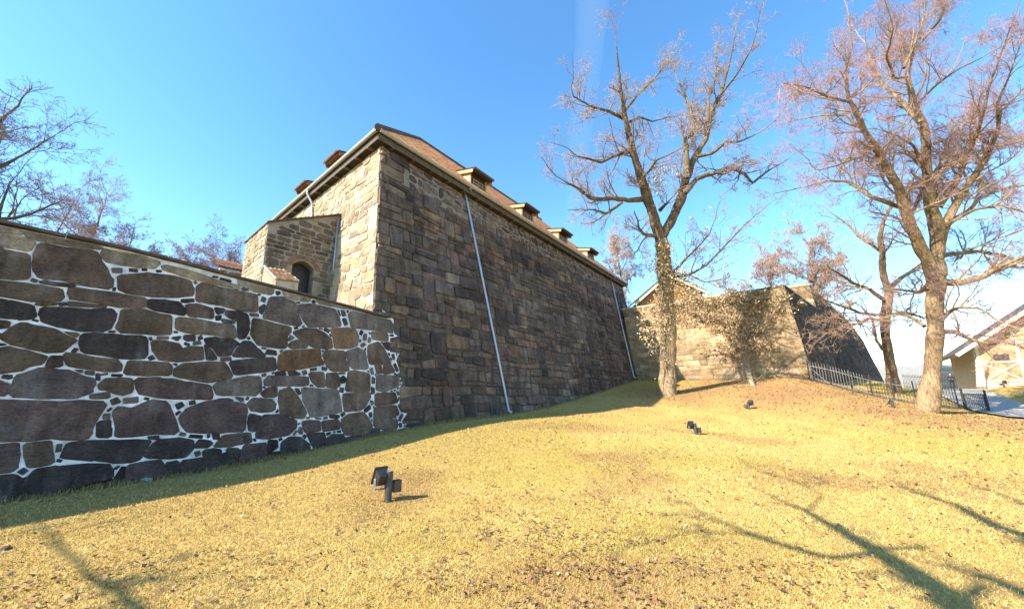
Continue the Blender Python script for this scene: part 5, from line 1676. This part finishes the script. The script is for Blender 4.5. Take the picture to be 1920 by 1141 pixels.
# ---- generic bare trees in the background
def plain_tree(base, vtop, spread, seed, label, r0=.22, bark=(.20, .15, .12), twig=(.27, .20, .20), tip=None, group='bare trees behind the walls', nl=9, per=(5, 5, 3), lean=(0, 0), rmin=.012, spawn=1.6, name='bare_tree'):
    R = np.random.default_rng(seed)
    base = np.asarray(base, float)
    uu, vv, tt = project(base)
    height = at(float(uu), vtop, float(tt))[2] - base[2]
    top = base + Z * height * .90 + np.array([lean[0], lean[1], 0])
    n = 7
    tr = np.array([[*(base + (top - base) * (k / n) + np.r_[R.normal(0, .02 * height * (k > 1), 2), 0]), r0 * (1 - .82 * k / n)] for k in range(n + 1)])
    limbs = [tr]
    for k in range(nl):
        q = R.uniform(.32, .97)
        p = np.array([np.interp(q * n, np.arange(n + 1), tr[:, c]) for c in range(4)])
        az = 2.4 * k + R.uniform(-.5, .5); el = R.uniform(.45, 1.0)
        ln = spread * R.uniform(.7, 1.1) * (1.15 - .55 * q)
        d = np.array([math.cos(az) * math.cos(el), math.sin(az) * math.cos(el), math.sin(el)])
        pts = [[*p[:3], p[3] * .55]]
        x = p[:3].copy()
        for j in range(5):
            d = unit(d + R.normal(0, .18, 3) + Z * .10)
            x = x + d * ln / 5
            pts.append([*x, p[3] * .55 * (1 - .16 * (j + 1))])
        limbs.append(np.array(pts))
    return build_tree(name, label, base, limbs, seed + 1, bark, twig, group, spawn=spawn, lens=(spread * .28, spread * .55), per=per, trop=.05, rmin=rmin, tipcol=tip, spawn_from=0)[0]
PUR = (.24, .17, .20)
def base_at(u, t, z): 
    p = at(u, 700, t); return np.array([p[0], p[1], z])
plain_tree(base_at(1168, 48, 3.0), 400, 4.6, 11, 'bare tree with pale dry tufts above the far end of the fortress roof', .3, twig=(.40, .30, .24), tip=(.50, .38, .30), rmin=.018, nl=15, per=(6, 6, 4), spawn=2.2)
plain_tree(base_at(1478, 55, 4.0), 470, 5.0, 12, 'hazy bare tree above the left of the bastion corner', .3, twig=(.36, .27, .25), tip=(.42, .30, .28), rmin=.02, nl=15, per=(6, 6, 4), spawn=2.2)
plain_tree(base_at(1560, 48, 4.0), 410, 5.5, 13, 'hazy bare tree above the curtain wall, just left of the slim tree', .32, twig=(.38, .27, .20), tip=(.46, .31, .23), rmin=.018, nl=15, per=(6, 6, 4), spawn=2.2)
plain_tree(base_at(1385, 60, 4.0), 485, 4.2, 14, 'faint bare tree low behind the bastion beside the forked tree', .25, twig=(.34, .27, .26), tip=(.42, .34, .32), rmin=.02, nl=15, per=(6, 6, 4), spawn=2.2)
tl0 = plain_tree(base_at(-190, 15.5, TZ), 60, 5.0, 15, 'big bare tree leaning in from the left behind the rubble wall', .36, bark=(.14, .11, .09), twig=(.17, .13, .15), tip=(.20, .15, .20), nl=11, rmin=.009, spawn=2.0)
plain_tree(base_at(100, 25, TZ), 318, 4.0, 16, 'pale bushy bare tree behind the left end of the rubble wall', .2, bark=(.26, .20, .14), twig=(.36, .27, .20), tip=(.32, .22, .24), nl=14, per=(6, 5, 3), rmin=.009, spawn=2.2)
plain_tree(base_at(185, 27, TZ), 385, 3.4, 17, 'small purple-grey bare tree, right of the pale bushy one', .14, twig=PUR, tip=PUR, nl=12, rmin=.010, spawn=2.6, per=(6, 6, 3))
plain_tree(base_at(30, 30, TZ), 320, 4.0, 18, 'purple-grey bare tree behind the far left of the wall', .2, twig=PUR, tip=PUR, nl=12, rmin=.011, spawn=2.6, per=(6, 6, 3))
plain_tree(base_at(385, 36, TZ), 425, 4.6, 19, 'round purple-grey bare tree left of the red roofed hut', .16, twig=PUR, tip=PUR, nl=14, per=(6, 5, 3), rmin=.013, spawn=2.0)
plain_tree(base_at(330, 42, TZ), 455, 4.2, 20, 'low hazy bare tree at the lowest dip of the wall top', .16, twig=PUR, tip=PUR, nl=12, rmin=.014, spawn=2.6, per=(6, 6, 3))
plain_tree(base_at(470, 40, TZ), 362, 3.8, 21, 'slender bare tree rising beside the fortress eaves', .18, twig=(.22, .17, .16), tip=(.24, .19, .19), nl=10, rmin=.011, spawn=2.4, per=(6, 6, 3))

# ---- old tree behind the photographer whose limbs throw the shadows on the lawn
HS = 9.0
def from_shadow(u, v, h, r):
    g = drop(u, v); k = h / -SUNDIR[2]
    p = g - SUNDIR * k
    return [*p, r]
root5 = np.array([-12.5, -8.5, -.3])
limbs5 = [np.array([[*root5, .55], [*(root5 + Z * 3), .45], [*(root5 + Z * 6 + np.array([.4, .3, 0])), .40], [*(root5 + Z * 9.5 + np.array([.2, .5, 0])), .30], [*(root5 + Z * 14), .14], [*(root5 + Z * 17), .05]])]
def sh(*pts, start=None):
    P = [from_shadow(*p) for p in pts]
    if start is not None:
        P = [list(start)] + P
    limbs5.append(np.array(P))
sh((1830, 1175, 6.5, 0.125), (1770, 1120, 6.5, 0.113), (1700, 1075, 6.5, 0.094), (1640, 1038, 6.6, 0.078), (1560, 988, 6.7, 0.058), (1505, 955, 6.8, 0.039), (1480, 945, 6.9, 0.023), start=[*(root5 + Z * 6.0), .24])
sh((1640, 1038, 6.6, 0.051), (1560, 1050, 6.6, 0.043), (1450, 1015, 6.7, 0.039), (1380, 990, 6.8, 0.028), (1310, 960, 7, 0.014))
sh((1515, 960, 6.8, 0.023), (1540, 930, 6.9, 0.020), (1500, 905, 7.0, 0.014), (1420, 880, 7.1, 0.008))
sh((1450, 1015, 6.7, 0.023), (1390, 1000, 6.8, 0.020), (1300, 1000, 6.8, 0.009))
sh((1990, 1040, 7.4, 0.117), (1930, 1012, 7.4, 0.098), (1860, 988, 7.4, 0.078), (1790, 945, 7.4, 0.055), (1720, 925, 7.5, 0.031), (1670, 900, 7.5, 0.016), start=[*(root5 + Z * 7.2), .22])
sh((1950, 960, 7.4, 0.039), (1880, 928, 7.5, 0.031), (1845, 915, 7.6, 0.016))
sh((1985, 1150, 6.6, 0.070), (1900, 1100, 6.6, 0.055), (1820, 1075, 6.7, 0.031), (1760, 1060, 6.8, 0.016))
sh((300, 1210, 5.0, 0.043), (245, 1150, 5.0, 0.035), (195, 1105, 5.0, 0.030), (150, 1060, 5.1, 0.025), (110, 1015, 5.2, 0.020), (80, 985, 5.3, 0.011), start=[*(root5 + Z * 5.2), .12])
sh((175, 1090, 5.0, 0.014), (230, 1088, 5.1, 0.011), (262, 1085, 5.2, 0.005))
build_tree('maple_tree', 'old bare tree behind the viewpoint whose limbs shade the lawn', root5, limbs5, 505, (.19, .145, .10), (.3, .22, .18), spawn=1.0, lens=(.35, .95), per=(3, 3), trop=.05, rmin=.012, lo0=.5)

# ---------------------------------------------------------------- dry leaves: ivy on the trunk, climber on the bastion
def leaf_cloud(cent, size, R, cols):
    n = len(cent)
    a = norm(R.normal(0, 1, (n, 3))); b = norm(np.cross(a, norm(R.normal(0, 1, (n, 3)))))
    s = (size * R.uniform(.6, 1.35, n))[:, None]
    c = np.cross(a, b)
    V = np.stack([cent - a * s, cent + b * s * .62 + c * s * .18, cent + a * s, cent - b * s * .62 + c * s * .18], 1).reshape(-1, 3)
    F = np.arange(n * 4).reshape(n, 4)
    K = np.repeat(np.array(cols)[R.integers(len(cols), size=n)] * R.uniform(.75, 1.2, (n, 1)), 4, 0)
    return V, F, K
R = np.random.default_rng(77)
DRY = [(.56, .43, .25), (.48, .35, .19), (.62, .50, .32), (.40, .29, .16)]
c_ = []
for v0, v1, du, n in ((455, 520, 16, 480), (500, 600, 19, 520), (560, 620, 17, 160), (600, 720, 14, 90)):
    v = R.uniform(v0, v1, n); u = 1248 + R.normal(0, du * .55, n) + (v < 500) * -3
    c_.append(np.array([at(a, b, T1 - .35 + R.uniform(-.3, .35)) for a, b in zip(u, v)]))
for u0, v0, ru, rv, n in ((1216, 622, 16, 24, 130), (1205, 590, 8, 22, 40), (1278, 520, 26, 22, 260), (1290, 545, 25, 20, 200), (1230, 500, 12, 18, 100), (1232, 342, 18, 20, 160), (1240, 320, 20, 14, 90)):
    c_.append(np.array([at(u0 + R.normal(0, ru * .6), v0 + R.normal(0, rv * .6), T1 - .4 + R.normal(0, .4)) for _ in range(n)]))
# tufts left on the fine twigs
tp = tips1[R.integers(len(tips1), size=500), -1]
low = tp[tp[:, 2] < 10.5]
c_.append(low + R.normal(0, .05, low.shape))
cl_ = np.vstack(c_); cl_ = np.vstack([cl_, cl_ + R.normal(0, .10, cl_.shape)])
V, F, K = leaf_cloud(cl_, .062, R, DRY)
put('dry_leaves', mesh_fast('dry_leaves', V, F, K), 'leaf', tree1, 'stuff')
vine = Twigs()
for k in range(16):
    u0 = 1252 + R.uniform(-11, 11); pts = []
    u = u0
    for v in np.linspace(735, R.uniform(480, 560), 14):
        u += R.normal(0, 2.0); u = np.clip(u, 1238, 1266)
        pts.append(at(u, v, T1 - .40 + .012 * abs(u - 1252) ** 1.3 * .1))
    vine.add(np.array(pts)[None], np.full((1, 14), .018), 4, (.36, .27, .17))
for k in range(12):
    st = at(1238 + R.uniform(-6, 4), R.uniform(560, 660), T1 - .35)
    p, d, r = shoots(R, st[None], np.array([[-.8, -.2, R.uniform(-.6, .5)]]), np.array([R.uniform(.7, 1.5)]), np.array([.014]), 7, .28, -.10)
    vine.add(p, r, 4, (.46, .36, .24))
vine.put('ivy_stems', 'twig', tree1)

shrub_base = at(1411, 713, 21.8); shrub_base = gpoint(shrub_base[0], shrub_base[1])
climb = thing('leafy_shrub', 'sprawling shrub with dry tan leaves covering the sunlit bastion wall', 'shrub', shrub_base)
sb = Twigs(); lc = []
stems = [[(1411, 712, 4.2), (1402, 690, 3.4), (1394, 665, 2.8), (1386, 640, 2.4), (1380, 615, 2), (1392, 580, 1.6), (1420, 545, 1)],
         [(1412, 712, 3.4), (1408, 690, 2.6), (1398, 650, 2.2), (1370, 612, 1.9), (1335, 590, 1.5), (1295, 585, 1)],
         [(1400, 690, 2.4), (1400, 650, 2), (1425, 615, 1.6), (1450, 590, 1.2), (1465, 555, .8)],
         [(1388, 650, 2.2), (1360, 600, 1.8), (1330, 565, 1.4), (1300, 555, 1)], [(1382, 620, 2), (1400, 575, 1.5), (1440, 550, 1)],
         [(1395, 670, 1.8), (1360, 660, 1.4), (1330, 650, 1)], [(1398, 660, 1.7), (1430, 640, 1.3), (1455, 630, .8)], [(1375, 605, 1.7), (1350, 570, 1.3), (1370, 545, .8)]]
st_, d_, l_, r_ = [], [], [], []
for s_ in stems:
    pl = []
    for u, v, r in s_:
        s1, w1 = BASF.hit(u, v, .25 + .0)
        far_ = BASF.p(s1, w1, .30 if v < 690 else 1.2)
        pl.append([*far_, r * 24 / FPX])
    pl = np.array(pl); pl[0, :3] = np.where(s_[0][1] > 700, np.r_[shrub_base[:2], shrub_base[2] - .05], pl[0, :3])
    P, ln = resample(pl, .15)
    sb.add(P[None, :, :3] + R.normal(0, .012, (1, len(P), 3)), P[None, :, 3], 6, (.36, .27, .17))
    for k in range(2, len(P) - 1):
        for _ in range(2):
            st_.append(P[k, :3]); d_.append(norm(R.normal(0, 1, 3) + BASF.N * .5 + norm(P[k + 1, :3] - P[k, :3]))); l_.append(R.uniform(.4, 1.3)); r_.append(.012)
p, dd, r = shoots(R, np.array(st_), np.array(d_), np.array(l_), np.array(r_), 5, .25, -.02)
sb.add(p, r, 4, (.40, .30, .19))
s2, d2, l2, r2 = children(R, p, dd, np.array(l_), np.array(r_), 4, .2, (.4, 1.1), (.4, .7), .6, .006)
p2, dd2, rr2 = shoots(R, s2, d2, l2, r2, 3, .25, -.03)
sb.add(p2, rr2, 3, (.42, .32, .21))
sb.put('branches', 'twig', climb)
cc = np.vstack([p2[R.integers(len(p2), size=4200), R.integers(1, 4, size=4200)], p[R.integers(len(p), size=700), R.integers(1, 6, size=700)]])
upper = cc[:, 2] > 3.6 + .8 * R.random(len(cc))
cc = cc[upper] + R.normal(0, .04, cc[upper].shape)
# dense mat under the coping
m_ = 2900
su = R.uniform(1.2, 8.6, m_); sz = ZA - .1 - np.abs(R.normal(0, .95, m_)) * (0.45 + .75 * fbm(su * .8, su * 0, 5))
cc = np.vstack([cc, BASF.p(su, sz, R.uniform(.05, .35, m_))])
V, F, K = leaf_cloud(cc, .066, R, [(.50, .38, .22), (.42, .31, .17), (.56, .45, .28), (.34, .25, .13), (.30, .22, .12)])
put('dry_leaves', mesh_fast('dry_leaves', V, F, K), 'leaf', climb, 'stuff')

# ---------------------------------------------------------------- lawn: dry blades, fallen leaves
R = np.random.default_rng(5)
NB = 620000
az = R.uniform(math.radians(-64), math.radians(66), NB)
rr = np.exp(R.uniform(math.log(1.9), math.log(48), NB))
x = rr * np.sin(az); y = rr * np.cos(az)
X2 = np.c_[x, y]
def outside_walls(x, y, m=0.0):
    zz = ground_z(x, y)
    P = np.c_[x, y]
    base_f = FRONT.O[None, :2] + (zz[:, None] * FRONT.V[None, :2])
    ok = ((P - base_f) @ Nf[:2]) > m
    bF = BASF.O[None, :2] + zz[:, None] * BASF.V[None, :2]
    a = ((P - bF) @ BASF.N[:2]) < m + .0
    b_ = ((P - bF) @ BASR.N[:2]) < m + .0
    ok &= ~(a & b_)
    hrel = (P - hc[:2])
    ok &= ~(((hrel @ gdir[:2]) > -.1) & ((hrel @ sdir[:2]) > -.05))
    return ok & ~on_path(x, y)
ok = outside_walls(x, y, .06)
dens = fbm(x * 1.1, y * 1.1, 55)
ok &= R.random(NB) < np.clip(.45 + 1.1 * dens, 0, 1)
x, y, rr = x[ok], y[ok], rr[ok]
z = ground_z(x, y)
n = len(x)
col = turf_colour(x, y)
t = R.random(n)[:, None]
col = col * R.uniform(.62, 1.25, (n, 1)) * (1 + np.array([.10, .02, -.10]) * (t - .5))
grn = R.random(n) < .03 + .10 * np.clip((fbm(x * .22, y * .22, 37) - .47) * 6, 0, 1)
col[grn] = np.array([.26, .30, .06]) * R.uniform(.7, 1.2, (grn.sum(), 1))
ht = np.clip(.018 + .0011 * rr, .018, .042) * R.uniform(.5, 1.5, n)
wd = np.clip(.0016 + .0005 * rr, .0016, .02) * R.uniform(.7, 1.3, n)
ang = R.uniform(0, 2 * math.pi, n)
lean = R.uniform(.2, 1.5, n) * ht
la = R.uniform(0, 2 * math.pi, n)
P0 = np.c_[x, y, z - .004]
side = np.c_[np.cos(ang), np.sin(ang), np.zeros(n)] * wd[:, None]
tipv = P0 + np.c_[np.cos(la) * lean, np.sin(la) * lean, ht]
V = np.stack([P0 - side, P0 + side, tipv], 1).reshape(-1, 3)
F = np.arange(n * 3).reshape(n, 3)
g = put('dry_grass', mesh_fast('dry_grass', V, F, np.repeat(np.clip(col, 0, 1), 3, 0)), 'grass_blade', None, 'stuff')
tag(g, 'short straw-yellow winter grass covering the whole lawn', 'grass')

# rough tufts and soil along the foot of the walls
def tufts(fr, sa, sb, n, zf):
    s = R.uniform(sa, sb, n); z0 = np.interp(s, *zf)
    P = fr.p(s, z0, np.abs(R.normal(.08, .07, n)))
    P[:, 2] = ground_z(P[:, 0], P[:, 1]) - .01
    h_ = R.uniform(.03, .11, n) * (0.4 + fbm(s * 1.3, s * 0, 9) * 1.2)
    a = R.uniform(0, 2 * math.pi, n); l = h_ * R.uniform(.2, 1.0, n)
    side = np.c_[np.cos(a + 1.5), np.sin(a + 1.5), np.zeros(n)] * R.uniform(.003, .009, n)[:, None]
    tip_ = P + np.c_[np.cos(a) * l, np.sin(a) * l, h_]
    V = np.stack([P - side, P + side, tip_], 1).reshape(-1, 3)
    cs = np.array([(.36, .26, .10), (.28, .23, .08), (.40, .28, .13), (.20, .14, .08)])[R.integers(4, size=n)]
    return V, np.arange(3 * n).reshape(n, 3), np.repeat(cs, 3, 0)
zs = np.linspace(-14, 24, 80)
zf = (zs, np.array([ground_z(*FRONT.p(q, .8)[:2]) for q in zs]).ravel())
V1, F1, K1 = tufts(FRONT, -14, 24, 26000, zf)
zb = np.linspace(0, 10.5, 30)
V2, F2, K2 = tufts(BASF, 0, 10.5, 5000, (zb, np.array([ground_z(*BASF.p(q, 2.2)[:2]) for q in zb]).ravel()))
t_ = put('weed_fringe', mesh_fast('weed_fringe', np.vstack([V1, V2]), np.vstack([F1, F2 + len(V1)]), np.vstack([K1, K2])), 'grass_blade', None, 'stuff')
tag(t_, 'ragged fringe of longer grass along the foot of the walls', 'grass')

# fallen leaves, thicker under the trees and in the near foreground
NL = 60000
az = R.uniform(math.radians(-64), math.radians(66), NL)
rr = np.exp(R.uniform(math.log(2.0), math.log(34), NL))
x = rr * np.sin(az); y = rr * np.cos(az)
cl = fbm(x * .8, y * .8, 91); cl2 = fbm(x * 3.1, y * 3.1, 93)
lit = litter(x, y)
near = np.clip((6.5 - rr) / 4.0, 0, 1)
p = np.clip((cl - .42) * 2.2, 0, 1) * np.clip((cl2 - .38) * 3.2, 0, 1) * (.35 + 1.3 * near) + lit * .9 + .035
ok = (R.random(NL) < p) & outside_walls(x, y, .10)
x, y, rr = x[ok], y[ok], rr[ok]
n = len(x)
z = ground_z(x, y) + .012 + R.uniform(0, .015, n)
s = np.clip(.013 + .0017 * rr, .015, .042) * R.uniform(.6, 1.5, n)
nrm = norm(np.c_[R.normal(0, .45, n), R.normal(0, .45, n), np.ones(n)])
a = norm(np.cross(nrm, R.normal(0, 1, (n, 3)))); b_ = np.cross(nrm, a)
c0 = np.c_[x, y, z]
curl = (s * R.uniform(.1, .7, n))[:, None] * nrm
S = s[:, None]
V = np.stack([c0 - a * S + curl, c0 + b_ * S * .65 + curl * .2, c0 + a * S + curl * R.uniform(.2, 1.4, (n, 1)), c0 - b_ * S * .65 + curl * .5, c0], 1).reshape(-1, 3)
i = np.arange(n)[:, None] * 5
F = np.vstack([i + np.array([[0, 4, 1]]), i + np.array([[1, 4, 2]]), i + np.array([[2, 4, 3]]), i + np.array([[3, 4, 0]])])
pal = np.array([(.25, .145, .075), (.18, .105, .06), (.32, .21, .115), (.13, .08, .052), (.40, .29, .18), (.30, .13, .06)])
col = pal[R.choice(6, size=n, p=[.28, .26, .16, .17, .05, .08])] * R.uniform(.75, 1.2, (n, 1))
lv = put('fallen_leaves', mesh_fast('fallen_leaves', V, F, np.repeat(col, 5, 0)), 'leaf', None, 'stuff')
tag(lv, 'scattered brown fallen leaves lying on the dry lawn', 'leaves')

# a few stones lying at the foot of the wall
for (u, v), sz, lb in (((272, 903), .13, 'pale grey flat stone lying in the grass below the rubble wall'), ((8, 1032), .07, 'dark half-buried stone at the lower left edge of the lawn')):
    q = drop(u, v)
    th = np.linspace(0, 2 * math.pi, 8)[:-1]
    rad = sz * R.uniform(.7, 1.2, 7)
    lo = np.c_[q[0] + rad * np.cos(th), q[1] + rad * .7 * np.sin(th), np.full(7, q[2] - .03)]
    mid = np.c_[q[0] + rad * .9 * np.cos(th), q[1] + rad * .63 * np.sin(th), np.full(7, q[2] + sz * .35) + R.uniform(-.01, .02, 7)]
    Vv = np.vstack([lo, mid, [[q[0], q[1], q[2] + sz * .55]]])
    Fs = [(k, (k + 1) % 7, 7 + (k + 1) % 7, 7 + k) for k in range(7)] + [(7 + k, 7 + (k + 1) % 7, 14) for k in range(7)]
    c = (.34, .36, .35) if u > 100 else (.10, .09, .085)
    o = put('loose_stone', mesh_from('loose_stone', Vv, Fs, np.tile(c, (15, 1)), True), 'pale_stone')
    tag(o, lb, 'stone', 'loose stones on the lawn')

# faint old contrail high above the roof
ca, cb = at(1118, -120, 1300.0), at(1070, 470, 1300.0)
m = bpy.data.materials.new('thin_cloud'); m.use_nodes = True; MATS['thin_cloud'] = m
nt = m.node_tree; nt.nodes.remove(nt.nodes['Principled BSDF'])
pv = nt.nodes.new('ShaderNodeVolumePrincipled'); pv.inputs['Density'].default_value = .00045
pv.inputs['Color'].default_value = (.95, .95, .95, 1)
nt.links.new(pv.outputs[0], nt.nodes['Material Output'].inputs['Volume'])
o = MB().tube([ca, ca * .65 + cb * .35 + np.array([8, 0, 0]), ca * .3 + cb * .7 + np.array([-3, 0, 0]), cb], [70, 52, 40, 18], 20).put('contrail', 'thin_cloud', None, 'stuff', smooth=True)
tag(o, 'faint pale contrail streak in the blue sky above the roof', 'cloud')
